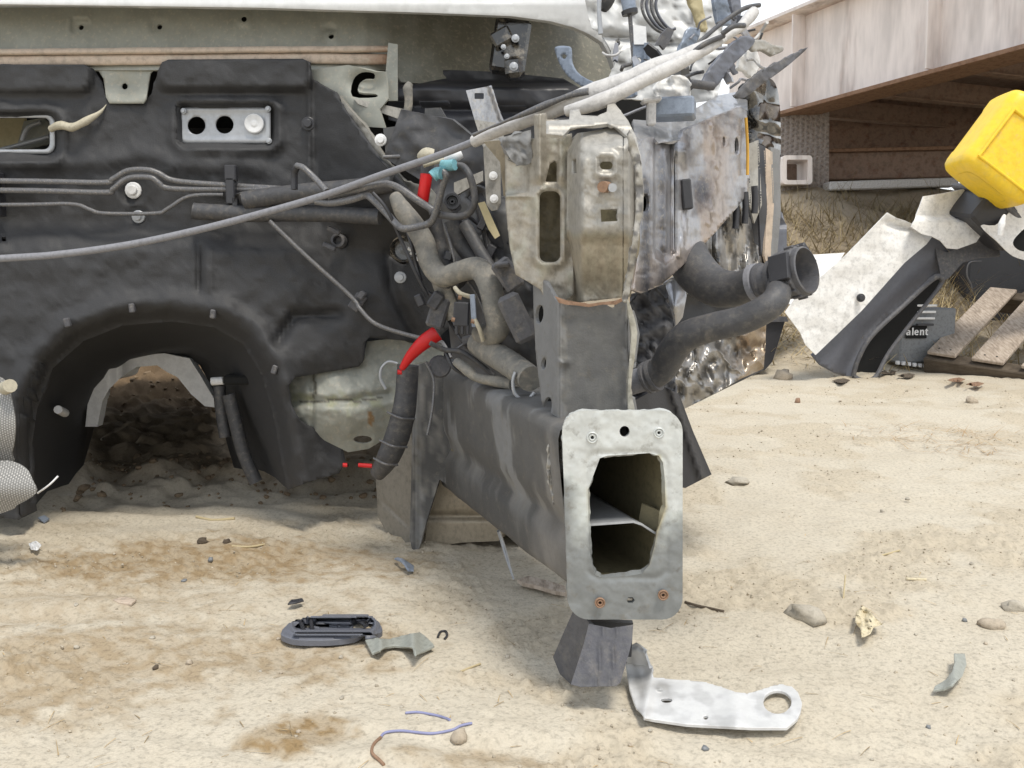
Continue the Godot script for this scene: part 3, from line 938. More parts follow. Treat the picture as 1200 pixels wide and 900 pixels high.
	slab(car, "apron_edge", M.galv, px([398, 112, 410, 128, 430, 150, 452, 186, 474, 212, 500, 218, 520, 235, 516, 246, 486, 232, 462, 216, 434, 190, 412, 160]), func(u, v): return P(u, v, 1.845 - 0.0012 * (u - 400) + 0.006 * fbm(u * .01, v * .01, 4.0)), [], 5, 0.008, func(u, v): return Color(0.75, 0.75, 0.74))
	# black latch under the screen base
	cg = Geo.new()
	box(cg, P(598, 56, 1.9), Vector3(0.07, 0.1, 0.05), Basis(Vector3.BACK, -0.15), 0.006)
	box(cg, P(588, 46, 1.88), Vector3(0.04, 0.03, 0.05), Basis(Vector3.BACK, 0.5), 0.004)
	box(cg, P(602, 80, 1.87), Vector3(0.035, 0.04, 0.04), Basis(Vector3.BACK, 0.1), 0.008)
	var latch := put("bonnet_latch", cg, M.gloss_black, car)
	for q in [[604, 45, 4.5], [602, 78, 5], [590, 55, 3], [594, 66, 3]]:
		cg = Geo.new()
		bolt(cg, q[0], q[1], 1.85, q[2])
		put("latch_pin", cg, M.zinc, latch)
	slab(car, "stay_bracket", M.strap_blue, soft([650, 55, 665, 54, 668, 60, 669, 74, 679, 88, 704, 99, 740, 104, 742, 114, 716, 114, 690, 106, 668, 92, 657, 78, 652, 66], 3), func(u, v): return P(u, v, 1.72 - 0.0016 * (u - 650)), [oval(660, 66, 3.6, 3, 10)], 3.5, 0.004, null, 0.001)
	slab(car, "slotted_tab", M.galv_shiny, px([546, 106, 573, 101, 578, 105, 588, 140, 588, 152, 562, 158, 556, 140]), func(u, v): return P(u, v, 1.55 - 0.02 * sst(570, 574, u - 0.35 * (v - 101))), [rrect(556, 109, 567, 116, 1)], 3.5, 0.004)
	slab(car, "slotted_tab_neck", M.galv, px([556, 140, 588, 145, 592, 168, 566, 172]), plane(1.53), [], 6, 0.006)
	return car

func corner_ring(c: Array, n := 8, round := 0.12) -> PackedVector3Array:    # a rounded four-cornered ring through pixel corners
	var q := []
	for k in 4:
		q.append(P(c[k][0], c[k][1], c[k][2]))
	var o := PackedVector3Array()
	for k in 4:
		var a: Vector3 = q[k]
		var b: Vector3 = q[(k + 1) % 4]
		var z: Vector3 = q[(k + 3) % 4]
		for j in 3:
			var t := (j - 1) * 0.5
			var s: Vector3 = a.lerp(z, round * maxf(0, -t * 2.0)) if t < 0 else a.lerp(b, round * t * 2.0)
			if j == 1:
				s = a.lerp(b, round * 0.3).lerp(z, round * 0.3)
			o.append(s)
		for j in range(1, n):
			o.append(a.lerp(b, round + (1.0 - 2.0 * round) * float(j) / n))
	return o

func crease(u: float, v: float) -> float:
	return nz2.get_noise_2d(u, v)

func make_front(car: Node3D) -> void:
	# --- frame rail towards us: outer skin and hollow inside
	var g := Geo.new()
	var rear := [[506, 426, 1.86], [606, 418, 1.9], [606, 562, 1.9], [508, 566, 1.86]]
	var front := [[654, 500, 1.112], [786, 492, 1.112], [786, 706, 1.112], [667, 692, 1.112]]
	var rings := []
	for k in 90:
		var t := k / 89.0
		var c := []
		for j in 4:
			var e := []
			for i in 3:
				e.append(lerpf(rear[j][i], front[j][i], t if i == 2 else t))
			# straight bars recede by the inverse of depth
			var dd: float = lerpf(rear[j][2], front[j][2], t)
			var a := P(rear[j][0], rear[j][1], rear[j][2])
			var b := P(front[j][0], front[j][1], front[j][2])
			c.append(a.lerp(b, t))
		var o := PackedVector3Array()
		for m in 4:
			for j in 14:
				var f := j / 14.0
				var p: Vector3 = c[m].lerp(c[(m + 1) % 4], f)
				var ctr: Vector3 = (c[0] + c[1] + c[2] + c[3]) / 4
				p = ctr + (p - ctr) * (1.0 - 0.05 * pow(absf(f - 0.5) * 2.0, 14.0))
				# pressed swage along the left side and dents
				if m == 3:
					p.x += 0.012 * bump(f - 0.38, 0.07) + 0.0
				p += Vector3(fbm(p.x + p.y, p.z, 6.0), fbm(p.x, p.z + p.y, 6.0), 0) * 0.0022
				o.append(p)
		rings.append(o)
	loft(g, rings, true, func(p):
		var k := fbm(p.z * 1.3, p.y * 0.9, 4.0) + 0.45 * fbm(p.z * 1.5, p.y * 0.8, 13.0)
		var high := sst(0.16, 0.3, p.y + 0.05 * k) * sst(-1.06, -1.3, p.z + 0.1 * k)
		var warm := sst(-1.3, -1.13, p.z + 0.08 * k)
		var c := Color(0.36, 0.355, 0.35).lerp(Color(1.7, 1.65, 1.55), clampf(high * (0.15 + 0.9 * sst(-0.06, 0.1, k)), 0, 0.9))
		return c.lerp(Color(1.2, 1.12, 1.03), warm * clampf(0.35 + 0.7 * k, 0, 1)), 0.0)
	var rail := put("frame_rail", g, M.undercoat, car)
	tag(rail, "dark grey frame rail with pale scuffed streaks", "")
	g = Geo.new()
	var ir := []
	for k in 12:
		var t := k / 11.0
		var o := PackedVector3Array()
		var c0 := [P(530, 440, 1.75), P(615, 436, 1.78), P(610, 562, 1.78), P(528, 560, 1.75)]
		var c1 := [P(682, 526, 1.116), P(782, 524, 1.116), P(781, 684, 1.116), P(690, 682, 1.116)]
		for m in 4:
			for j in 6:
				var a: Vector3 = c0[m].lerp(c0[(m + 1) % 4], j / 6.0)
				var b: Vector3 = c1[m].lerp(c1[(m + 1) % 4], j / 6.0)
				o.append(a.lerp(b, t))
		ir.append(o)
	loft(g, ir, true, null, 0.0, true)
	put("rail_lining", g, M.rail_inside, rail)
	slab(rail, "rail_closing_panel", M.dark, px([532, 442, 612, 440, 608, 560, 530, 558]), plane(1.74), [], 40, 0.004)
	g = Geo.new()
	var q := [P(686, 614, 1.12), P(742, 610, 1.12), P(752, 613, 1.12), P(772, 626, 1.12)]
	var r := [P(606, 555, 1.5), P(640, 552, 1.5), P(646, 554, 1.5), P(668, 562, 1.5)]
	var pv := PackedVector3Array()
	for k in 4:
		pv.append(q[k])
		pv.append(r[k])
	g.patch(pv, PackedInt32Array([0, 1, 2, 2, 1, 3, 2, 3, 4, 4, 3, 5, 4, 5, 6, 6, 5, 7]))
	for k in 8:
		pv[k].y -= 0.003
	g.patch(pv, PackedInt32Array([0, 2, 1, 2, 3, 1, 2, 4, 3, 4, 5, 3, 4, 6, 5, 6, 7, 5]))
	for k in 3:
		g.patch(PackedVector3Array([q[k], q[k + 1], q[k + 1] - Vector3(0, 0.003, 0), q[k] - Vector3(0, 0.003, 0)]), PackedInt32Array([0, 1, 2, 0, 2, 3]))
	put("rail_web", g, M.zinc, rail)
	slab(rail, "rail_web_bracket", M.rail_inside, px([752, 590, 776, 600, 772, 620, 764, 622, 748, 612]), func(u, v): return P(u, v, 1.15 - 0.001 * (u - 752)), [], 6, 0.003)
	# --- mounting flange
	var fo := PackedVector2Array()
	for p in rrect(658, 481, 800, 726, 25, 7):
		fo.append(Vector2(p.x + 8.0 * (p.y - 481.0) / 245.0 * (800.0 - p.x) / 142.0, p.y))
	var fopen := px([703, 537, 712, 534, 761, 531, 772, 534, 777, 542, 779, 560, 780, 594, 776, 606, 770, 622, 767, 640, 761, 662, 752, 672, 736, 675, 706, 677, 698, 674, 694, 662, 690, 640, 689, 574])
	var fh := [fopen, oval(694, 512.5, 2.6, 2.6, 8), oval(732, 505.5, 6, 6.4, 14), oval(772, 507, 5.4, 5.6, 14), oval(739, 703.5, 5, 4, 6), oval(703, 706, 2.5, 2.5, 8)]
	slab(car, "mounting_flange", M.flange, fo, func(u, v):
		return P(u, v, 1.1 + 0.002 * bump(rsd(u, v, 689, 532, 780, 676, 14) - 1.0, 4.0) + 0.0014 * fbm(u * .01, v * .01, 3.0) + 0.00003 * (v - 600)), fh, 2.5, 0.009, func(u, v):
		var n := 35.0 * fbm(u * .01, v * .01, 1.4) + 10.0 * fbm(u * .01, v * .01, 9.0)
		var low := sst(580, 650, v + n) * 0.85  # greyer low and left: fading light painted in with the worn coat
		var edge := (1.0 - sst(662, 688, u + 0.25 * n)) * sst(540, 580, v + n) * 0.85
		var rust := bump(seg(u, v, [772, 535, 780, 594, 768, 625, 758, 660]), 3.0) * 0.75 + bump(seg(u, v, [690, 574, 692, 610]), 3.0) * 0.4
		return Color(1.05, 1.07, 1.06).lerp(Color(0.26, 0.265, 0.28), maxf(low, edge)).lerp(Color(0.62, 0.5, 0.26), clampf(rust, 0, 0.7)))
	var fl: MeshInstance3D = car.get_node("mounting_flange")
	for s in [[694, 512.5, 7], [772, 507, 6.5], [703, 706, 6.5], [777, 697, 6.5]]:
		g = Geo.new()
		var p := P(s[0], s[1], 1.098)
		var k: float = s[2] * 1.1 / F
		lathe(g, p, Vector3(0, 0, 1), [0.0, k, 0.0022, k, 0.003, k * 0.86, 0.0012, k * 0.66, 0.0026, k * 0.45, 0.002, k * 0.3, -0.008, k * 0.25], 18)
		put("weld_nut", g, M.flange if s[1] < 600 else M.rust_bolt, fl)
	# --- plastic foot under the flange
	slab(car, "foot_face", M.plastic_dusty, px([690, 731, 716, 736, 742, 732, 741, 750, 736, 770, 727, 800, 722, 804, 680, 805, 669, 802, 676, 780, 684, 755]), func(u, v): return P(u, v, 1.105 - 0.00045 * (v - 730) - 0.003 * (bump(u - 700 - 0.1 * (800 - v), 2) + bump(u - 716 - 0.1 * (800 - v), 2))), [], 4.0, 0.004, func(u, v): return Color(0.85, 0.85, 0.9).lerp(Color(1.7, 1.65, 1.6), clampf(bump(805 - v, 4) + fbm(u * .01, v * .03, 6.0), 0, 1)))
	slab(car, "foot_side", M.plastic_dusty, px([673, 713, 684, 722, 692, 732, 686, 752, 677, 780, 670, 803, 656, 790, 648, 770, 660, 742]), func(u, v): return P(u, v, 1.105 + 0.0021 * (692 - u)), [], 4.0, 0.004)
	slab(car, "foot_back", M.plastic, px([690, 728, 742, 730, 740, 770, 690, 770]), plane(1.15), [], 8, 0.01)
	# --- cross panel behind the rail
	var warp := func(u, v): return Color(0.33, 0.33, 0.33).lerp(Color(1.5, 1.42, 1.3), clampf(bump(u - 487 - 0.02 * (v - 430), 6) * 0.8 + fbm(u * .04, v * .004, 6.0), 0, 1))
	slab(car, "cross_panel", M.undercoat, px([484, 430, 500, 424, 545, 436, 575, 480, 560, 570, 535, 575, 515, 562, 500, 610, 489, 652, 484, 650, 480, 630, 482, 560]), func(u, v): return P(u, v, 1.78 - 0.0006 * (u - 484) - 0.01 * bump(u - 486, 3)), [], 5, 0.006, warp)
	slab(car, "cross_panel_side", M.galv, px([440, 554, 462, 530, 482, 506, 485, 560, 484, 650, 478, 648, 452, 622, 443, 606]), func(u, v): return P(u, v, 1.80 + 0.0022 * (484 - u) + 0.004 * bump(seg(u, v, [450, 590, 480, 616]), 3)), [], 5, 0.004, func(u, v): return Color(0.62, 0.6, 0.57))
	slab(car, "lower_brace", M.galv, px([506, 560, 540, 560, 590, 590, 600, 604, 584, 634, 540, 636, 498, 642]), func(u, v): return P(u, v, 1.815 - 0.0006 * (u - 500) + 0.012 * bump(v - 604, 4)), [], 6, 0.16, func(u, v): return Color(0.85, 0.76, 0.62))
	pipe(car, "hanging_strip", M.zinc, [[584, 622, 1.6, 5], [590, 640, 1.6, 5.5], [596, 660, 1.58, 5], [602, 679, 1.57, 3.5]], 5, 8, 4, 0.001, 0.4)
	# --- dark inner apron and duct blocks
	slab(car, "inner_apron", M.undercoat, px([516, 236, 560, 218, 600, 235, 625, 330, 640, 400, 640, 480, 600, 462, 560, 440, 530, 420, 520, 330]), func(u, v): return P(u, v, 1.66 - 0.0018 * (u - 516) + 0.02 * fbm(u * .01, v * .01, 2.0) + 0.03 * bump(seg(u, v, [560, 230, 590, 300]), 8)), [], 7, 0.004, func(u, v): return Color(0.42, 0.42, 0.44).lerp(Color(1, 0.98, 0.92), clampf(0.4 * bump(v - 270, 40) + fbm(u * .01, v * .01, 4.0), 0, 1)))
	g = Geo.new()
	var bs := Basis(Vector3.BACK, 0.45)
	box(g, P(606, 372, 1.4), Vector3(0.034, 0.075, 0.06), bs, 0.006)
	box(g, P(595, 322, 1.42), Vector3(0.03, 0.05, 0.05), Basis(Vector3.BACK, 0.6), 0.004)
	box(g, P(588, 310, 1.38), Vector3(0.024, 0.008, 0.04), Basis(Vector3.BACK, 0.1), 0.003)
	put("duct_block", g, M.plastic_dusty, car)
	pipe(car, "down_pipe", M.rubber, [[508, 255, 1.6], [516, 290, 1.6], [528, 318, 1.58], [542, 332, 1.57]], 9, 12, 5, 0.001)
	pipe(car, "down_pipe", M.rubber, [[530, 258, 1.56], [540, 285, 1.56], [560, 310, 1.55]], 10, 12, 5, 0.001)
	pipe(car, "down_pipe", M.rubber, [[544, 262, 1.54], [566, 300, 1.52], [590, 338, 1.5]], 7, 10, 5, 0.001)
	# --- mount plate with slot
	var dust_face := func(u, v): return Color(1.05, 1.0, 0.92).lerp(Color(0.62, 0.6, 0.56), clampf(0.2 + 0.6 * fbm(u * .01, v * .004, 4.0), 0, 1))
	slab(car, "mount_plate", M.galv, px([591, 170, 612, 160, 626, 162, 625, 134, 640, 132, 641, 140, 654, 140, 654, 160, 670, 156, 672, 345, 646, 366, 634, 340, 618, 330, 604, 322, 597, 290, 592, 240]), func(u, v):
		var sl := rsd(u, v, 631, 223, 657, 308, 9)
		return P(u, v, 1.235 - 0.006 * bump(sl - 3, 4) - 0.012 * bump(u - 632, 6) * (1 - sst(205, 222, v)) - 0.01 * bump(u - 659, 5) * (1 - sst(205, 222, v)) + 0.0008 * (632 - minf(u, 632)) + 0.012 * (1 - sst(225, 229, v)) * (1 - sst(614, 622, u)) - 0.006 * bump(v - 229, 3) * (1 - sst(618, 626, u)) + 0.004 * fbm(u * .01, v * .01, 3.0)),
		[px([644, 192, 650, 188, 652, 192, 652, 213, 639, 213]), rrect(632, 224, 656, 307, 8)], 4.0, 0.004, dust_face, 0.001)
	slab(car, "mount_backing", M.rail_inside, px([626, 180, 668, 180, 668, 320, 626, 320]), func(u, v): return P(u, v, 1.268 + 0.002 * fbm(u * .01, v * .01, 5.0)), [], 3, 0.003, func(u, v): return Color(0.55, 0.52, 0.48))
	slab(car, "mount_bracket", M.undercoat, px([584, 162, 622, 152, 624, 190, 616, 194, 606, 194, 598, 186]), func(u, v): return P(u, v, 1.24 + 0.01 * fbm(u * .01, v * .01, 5.0)), [], 5, 0.006, func(u, v): return Color(1.1, 1.1, 1.15))
	slab(car, "mount_gusset", M.galv, px([566, 166, 590, 164, 608, 194, 624, 197, 625, 226, 590, 230, 586, 190]), func(u, v): return P(u, v, 1.29 + 0.0003 * (v - 166)), [], 6, 0.004, func(u, v): return Color(0.72, 0.66, 0.56))
	g = Geo.new()
	var strip := slab(car, "riveted_strip", M.galv, px([566, 170, 586, 166, 587, 200, 587, 238, 583, 246, 576, 247, 570, 240, 568, 205]), func(u, v): return P(u, v, 1.42), [], 4, 0.004, func(u, v): return Color(0.8, 0.8, 0.8), 0.001)
	for s in [[578, 206], [579, 233]]:
		g = Geo.new()
		bolt(g, s[0], s[1], 1.415, 5)
		put("rivet", g, M.plain_white, strip)
	slab(car, "rust_strip", M.cream, px([560, 238, 568, 236, 586, 276, 580, 280, 572, 268]), plane(1.45), [], 5, 0.004)
	# --- box section above the post
	slab(car, "box_section", M.galv, px([664, 176, 667, 164, 676, 156, 716, 150, 730, 150, 742, 166, 748, 190, 750, 225, 749, 262, 744, 300, 738, 330, 735, 348, 700, 352, 662, 356, 655, 344, 660, 320, 663, 296]), func(u, v):
		var fx := sst(664, 684, u)
		var d: float = 1.135 + 0.085 * (1 - fx) + 0.04 * sst(728, 744, u) - 0.018 * bump(u - 748, 4)
		d += 0.075 * sst(268, 290, v) * (0.35 + 0.65 * sst(285, 348, v))
		d += 0.05 * (1 - sst(150, 174, v - 8 * sst(700, 664, u)))
		d -= 0.006 * bump(rsd(u, v, 699, 181, 722, 206, 6), 4) + 0.003 * fbm(u * .01, v * .01, 4.0)
		d += 0.012 * bump(seg(u, v, [683, 178, 692, 168, 712, 166]), 7)
		return P(u, v, d), [rrect(702.5, 189.5, 717, 198.5, 4), px([703, 246, 722, 245, 723, 259, 704, 260]), px([671, 188, 674, 186, 675, 203, 671.5, 203])], 3.5, 0.004, func(u, v):
		var n := fbm(u * .01, v * .006, 6.0)  # light and shade painted in: bright front, darker left side, tan underside
		return Color(1.2, 1.2, 1.18).lerp(Color(0.72, 0.7, 0.66), clampf(0.5 * n + 0.5 * (1 - sst(664, 680, u)) + 0.1, 0, 1)).lerp(Color(0.95, 0.85, 0.68), 0.7 * sst(266, 280, v)), 0.0015)
	slab(car, "box_backing", M.rail_inside, px([668, 176, 744, 176, 744, 285, 668, 285]), plane(1.25), [], 20, 0.003)
	pipe(car, "box_stud", M.rust_bolt, [[712, 219, 1.135], [706, 219, 1.118]], 6.5, 12)
	pipe(car, "box_stud", M.zinc, [[716, 220, 1.125], [718, 220, 1.115]], 5, 12)
	slab(car, "top_cap", M.galv, px([640, 141, 667, 139, 668, 128, 679, 127, 681, 134, 700, 135, 711, 130, 713, 110, 722, 122, 736, 140, 746, 160, 752, 190, 746, 178, 736, 160, 726, 151, 712, 144, 690, 147, 668, 150, 660, 158, 640, 156]), func(u, v): return P(u, v, 1.17 + 0.0016 * (150 - v) - 0.006 * bump(v - 146, 3)), [], 4, 0.004, func(u, v): return Color(1.25, 1.2, 1.12), 0.001)
	# --- lower post
	slab(car, "front_post", M.undercoat, px([624, 322, 640, 330, 652, 352, 690, 358, 734, 350, 742, 372, 746, 392, 742, 420, 739, 460, 745, 490, 744, 530, 668, 530, 646, 505, 634, 470, 628, 420, 625, 370]), func(u, v):
		var d: float = 1.175 + 0.0033 * maxf(0, 655 - u) + 0.003 * maxf(0, u - 736) - 0.007 * bump(u - 655, 5) - 0.008 * bump(u - 738 - 4 * sin(v * 0.06), 4)
		d -= 0.012 * bump(Vector2(u - 660, (v - 424) * 1.4).length(), 6)
		return P(u, v, d + 0.0012 * fbm(u * .01, v * .01, 2.0)), [oval(632, 368, 4.5, 11, 14, 4), oval(637, 426, 2.6, 7, 12, 4), oval(641, 478, 5, 13, 14, 8), soft([706, 348, 718, 348, 720, 360, 712, 358], 3)], 3.5, 0.004, func(u, v):
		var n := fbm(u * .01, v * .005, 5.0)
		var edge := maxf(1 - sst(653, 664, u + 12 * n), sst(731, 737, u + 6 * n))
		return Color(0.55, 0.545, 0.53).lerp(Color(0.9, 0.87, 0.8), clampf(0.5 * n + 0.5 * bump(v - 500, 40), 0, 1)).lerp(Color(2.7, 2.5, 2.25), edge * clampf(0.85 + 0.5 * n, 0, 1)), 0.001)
	slab(car, "post_lining", M.dark, px([628, 350, 660, 350, 660, 500, 636, 500]), plane(1.3), [], 20, 0.003)
	slab(car, "torn_lip", M.rust_bolt, px([650, 347, 664, 352, 690, 356, 724, 352, 734, 346, 733, 351, 722, 357, 706, 357, 690, 360, 676, 358, 664, 357, 655, 355]), func(u, v): return P(u, v, 1.165 + 0.004 * 0.5 * fbm(u * .01, v * .01, 8.0)), [], 4, 0.003)
	slab(car, "torn_lip", M.galv, px([640, 548, 643, 524, 652, 508, 664, 500, 666, 530, 660, 548, 654, 572, 648, 590, 644, 570]), func(u, v): return P(u, v, 1.15 + 0.008 * fbm(u * .01, v * .01, 7.0)), [], 4, 0.003)
	# --- headlamp panel
	slab(car, "headlamp_panel", M.galv_shiny, px([744, 180, 752, 163, 766, 160, 772, 167, 797, 163, 801, 152, 830, 140, 868, 124, 876, 130, 879, 180, 878, 226, 862, 246, 830, 282, 800, 312, 776, 334, 752, 344, 742, 340, 748, 300, 751, 250]), func(u, v):
		var d: float = 1.2 + 0.0023 * (u - 745)
		d += 0.02 * (sst(764, 769, u) - sst(787, 793, u)) * (1 - sst(296, 312, v + 0.6 * absf(u - 779)))
		d -= 0.012 * bump(u - 779, 4.5) * (1 - sst(290, 300, v)) * sst(165, 180, v)
		d += 0.02 * bump(Vector2((u - 812) / 14.0, (v - 205) / 40.0).length(), 1.0)
		d -= 0.02 * bump(Vector2((u - 800) / 8.0, (v - 178) / 12.0).length(), 1.0)
		d -= 0.008 * bump(seg(u, v, [802, 172, 808, 230, 796, 300]), 2.5) + 0.006 * bump(seg(u, v, [834, 146, 842, 200, 830, 262]), 2.0)
		d += 0.004 * sst(-2.0, 2.0, u - 842 - 0.08 * (v - 180)) + 0.003 * fbm(u * .01, v * .01, 2.5) + 0.0008 * fbm(u * .01, v * .01, 9.0)
		return P(u, v, d), [oval(757, 238, 4.6, 11, 14), oval(849, 166, 1.8, 6, 10), oval(864, 171, 2.4, 10, 12)], 3.5, 0.004, func(u, v):
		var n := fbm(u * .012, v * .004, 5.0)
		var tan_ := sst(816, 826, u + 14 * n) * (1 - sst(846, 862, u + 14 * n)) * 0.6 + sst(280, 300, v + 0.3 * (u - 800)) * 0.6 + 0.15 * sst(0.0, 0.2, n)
		var darkish := bump(u - 757, 7) * sst(190, 215, v + 30 * n) + bump(u - 777, 8) * 0.75 * sst(172, 190, v) + bump(Vector2(u - 823, (v - 225) * 0.6).length(), 13) + 0.9 * bump(Vector2((u - 806) * 1.2, (v - 178) * 0.6).length(), 9) + 0.5 * bump(v - 0.42 * (866 - u) - 130, 9) * sst(0.0, 0.2, n + 0.1)  # dark reflections and groove shade painted into the shiny metal
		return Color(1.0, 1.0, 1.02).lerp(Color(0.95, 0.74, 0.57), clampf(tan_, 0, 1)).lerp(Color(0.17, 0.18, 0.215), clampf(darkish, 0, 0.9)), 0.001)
	slab(car, "weld_flange", M.galv, soft([738, 152, 746, 168, 752, 192, 754, 228, 751, 262, 746, 300, 740, 336, 734, 353, 729, 350, 734, 330, 739, 300, 744, 262, 746, 228, 744, 194, 737, 168], 3), func(u, v): return P(u, v, 1.108 + 0.004 * fbm(u * .01, v * .01, 2.5) + 0.02 * sst(280, 350, v)), [], 3, 0.006, func(u, v): return Color(1.15, 1.14, 1.1).lerp(Color(0.4, 0.4, 0.42), sst(0.0, 0.25, fbm(u * .01, v * .01, 6.0))), 0.002)
	slab(car, "post_flange", M.galv, soft([735, 350, 742, 366, 747, 390, 744, 420, 740, 456, 746, 490, 743, 512, 737, 506, 736, 460, 738, 420, 740, 392, 737, 372], 3), func(u, v): return P(u, v, 1.155 + 0.003 * fbm(u * .01, v * .01, 2.5)), [], 3, 0.006, func(u, v): return Color(1.05, 1.0, 0.93), 0.002)
	slab(car, "panel_backing", M.dark, px([750, 180, 872, 150, 872, 230, 770, 320, 752, 330]), func(u, v): return P(u, v, 1.26 + 0.0023 * (u - 745)), [], 20, 0.003)
	slab(car, "headlamp_panel_top", M.galv_shiny, px([742, 140, 770, 142, 800, 136, 840, 112, 866, 107, 876, 118, 876, 130, 868, 125, 830, 141, 801, 153, 797, 164, 772, 168, 766, 161, 752, 164, 744, 178]), func(u, v): return P(u, v, 1.19 + 0.0023 * (u - 745) + 0.006 * maxf(0, 166 - 0.33 * maxf(0, u - 790) - v) + 0.008 * fbm(u * .01, v * .01, 8.0)), [], 4, 0.004, func(u, v): return Color(1.3, 1.3, 1.3))  # top face coloured brighter to look lit from above
	g = Geo.new()
	var tb := Basis(Vector3.UP, -0.25)
	box(g, P(790, 128, 1.3), Vector3(0.056, 0.026, 0.05), tb, 0.003)
	put("panel_box", g, M.strap_blue, car)
	g = Geo.new()
	box(g, P(763, 132, 1.27), Vector3(0.012, 0.034, 0.012), Basis(), 0.002)
	box(g, P(763, 118, 1.27), Vector3(0.026, 0.006, 0.02), Basis(Vector3.BACK, 0.15), 0.002)
	put("panel_post", g, M.cable_pale, car)
	slab(car, "panel_liner", M.sheet_white, soft([766, 100, 790, 88, 806, 92, 808, 112, 790, 116, 776, 116, 768, 112], 3), func(u, v): return P(u, v, 1.34 + 0.01 * fbm(u * .01, v * .01, 5.0)), [], 4, 0.003)
	g = Geo.new()
	box(g, P(804, 228, 1.335), Vector3(0.014, 0.042, 0.02), Basis(Vector3.BACK, 0.12), 0.002)
	put("panel_clip", g, M.plastic, car)
	pipe(car, "panel_strip", M.yellow_strip, [[874, 138, 1.49], [876, 170, 1.49], [876, 205, 1.49]], 1.8, 8, 4)
	# --- crumpled wing and torn heat foil behind the panel
	slab(car, "crumpled_wing", M.gloss_black, soft([862, 112, 878, 94, 898, 90, 911, 104, 915, 150, 913, 205, 904, 180, 890, 168, 874, 176, 862, 160], 4), func(u, v):
		return P(u, v, 1.6 + 0.0016 * (u - 860) + 0.0004 * (u - 890) * (u - 890) * 0.12 + 0.03 * crease(u * 0.9, v * 0.5) + 0.012 * bump(v - 150 - 0.3 * (u - 880), 8)), [], 3.0, 0.003, func(u, v): return Color(1, 1, 1).lerp(Color(5, 4.4, 3.6), 0.8 * sst(0.05, 0.3, fbm(u * .02, v * .012, 5.0))))
	var strips := [[878, 168, 889, 164, 893, 240, 884, 262, 876, 230, "galv"], [888, 168, 897, 172, 899, 250, 892, 300, 889, 240, "plastic"], [895, 172, 905, 178, 907, 240, 902, 322, 896, 300, 899, 240, "seam"], [903, 172, 914, 176, 915, 250, 909, 320, 901, 330, 906, 250, "undercoat"], [866, 196, 878, 190, 880, 240, 872, 262, 866, 240, "gloss_black"]]
	for s in strips:
		slab(car, "torn_strip", M[s[-1]], px(s.slice(0, s.size() - 1)), func(u, v): return P(u, v, 1.58 + 0.0016 * (u - 860) + 0.03 * crease(u * 0.8 + 40, v * 0.25)), [], 3, 0.004)
	slab(car, "wing_lining", M.plastic, px([842, 262, 868, 170, 912, 170, 912, 330, 896, 340, 894, 434, 800, 480, 786, 330]), func(u, v): return P(u, v, 1.68 + 0.0016 * (u - 860) + 0.02 * crease(u * 0.5, v * 0.3)), [], 5, 0.004)
	slab(car, "torn_foil", M.foil, px([800, 318, 818, 290, 846, 260, 868, 238, 880, 258, 884, 284, 900, 300, 904, 322, 896, 350, 880, 356, 868, 345, 846, 350, 820, 344]), func(u, v):
		return P(u, v, 1.52 + 0.0015 * (u - 800) + 0.05 * crease(u * 1.3, v * 0.22) + 0.012 * crease(u * 2.2, v * 0.6)), [], 2.5, 0.002, func(u, v): return Color(1.2, 1.2, 1.2).lerp(Color(0.2, 0.19, 0.18), 0.85 * sst(0.0, 0.2, fbm(u * .014 + 3.0, v * .006, 4.0))))
	slab(car, "torn_foil", M.foil, px([784, 400, 806, 388, 846, 380, 880, 372, 898, 378, 897, 404, 895, 432, 868, 444, 836, 462, 800, 480, 790, 450]), func(u, v):
		return P(u, v, 1.5 + 0.0015 * (u - 800) + 0.06 * absf(fbm(u * .01, v * .007, 1.8)) + 0.012 * crease(u * 0.7, v * 0.5)), [], 2.5, 0.002, func(u, v):
		var n := fbm(u * .012, v * .01, 5.0)
		return Color(0.8, 0.8, 0.8).lerp(Color(0.85, 0.68, 0.5), 0.9 * sst(860, 872, u + 40 * n)).lerp(Color(0.13, 0.13, 0.13), 0.8 * sst(0.05, 0.25, n) * (1 - sst(864, 880, u))))
	slab(car, "torn_foil", M.galv_shiny, px([778, 332, 800, 318, 806, 340, 800, 372, 786, 390, 776, 360]), func(u, v): return P(u, v, 1.5 + 0.05 * crease(u * 0.9, v * 0.5)), [], 3, 0.002)
	for s in [[862, 232, 268], [873, 225, 262], [884, 218, 250]]:
		pipe(car, "black_fin", M.plastic, [[s[0], s[1], 1.5], [s[0] + 1, (s[1] + s[2]) / 2, 1.5], [s[0], s[2], 1.5]], 4, 8, 3)
	slab(car, "grey_cover", M.grey_plastic, px([908, 240, 914, 238, 916, 254, 922, 264, 922, 299, 904, 299, 906, 262]), func(u, v): return P(u, v, 1.68 + 0.01 * bump(v - 262, 4)), [], 4, 0.02)
	# --- mud flap and cross tube under the radiator
	slab(car, "mud_flap", M.plastic, px([742, 470, 776, 452, 796, 462, 812, 505, 834, 556, 803, 572, 784, 566, 742, 560]), func(u, v): return P(u, v, 1.32 - 0.012 * bump(seg(u, v, [786, 455, 822, 560]), 4) + 0.0012 * (u - 760)), [], 5, 0.006)
	slab(car, "radiator_plate", M.undercoat, px([738, 346, 780, 334, 790, 380, 792, 470, 742, 490, 740, 420]), func(u, v): return P(u, v, 1.36 + 0.02 * fbm(u * .01, v * .01, 6.0)), [], 5, 0.004, func(u, v): return Color(0.6, 0.6, 0.64))
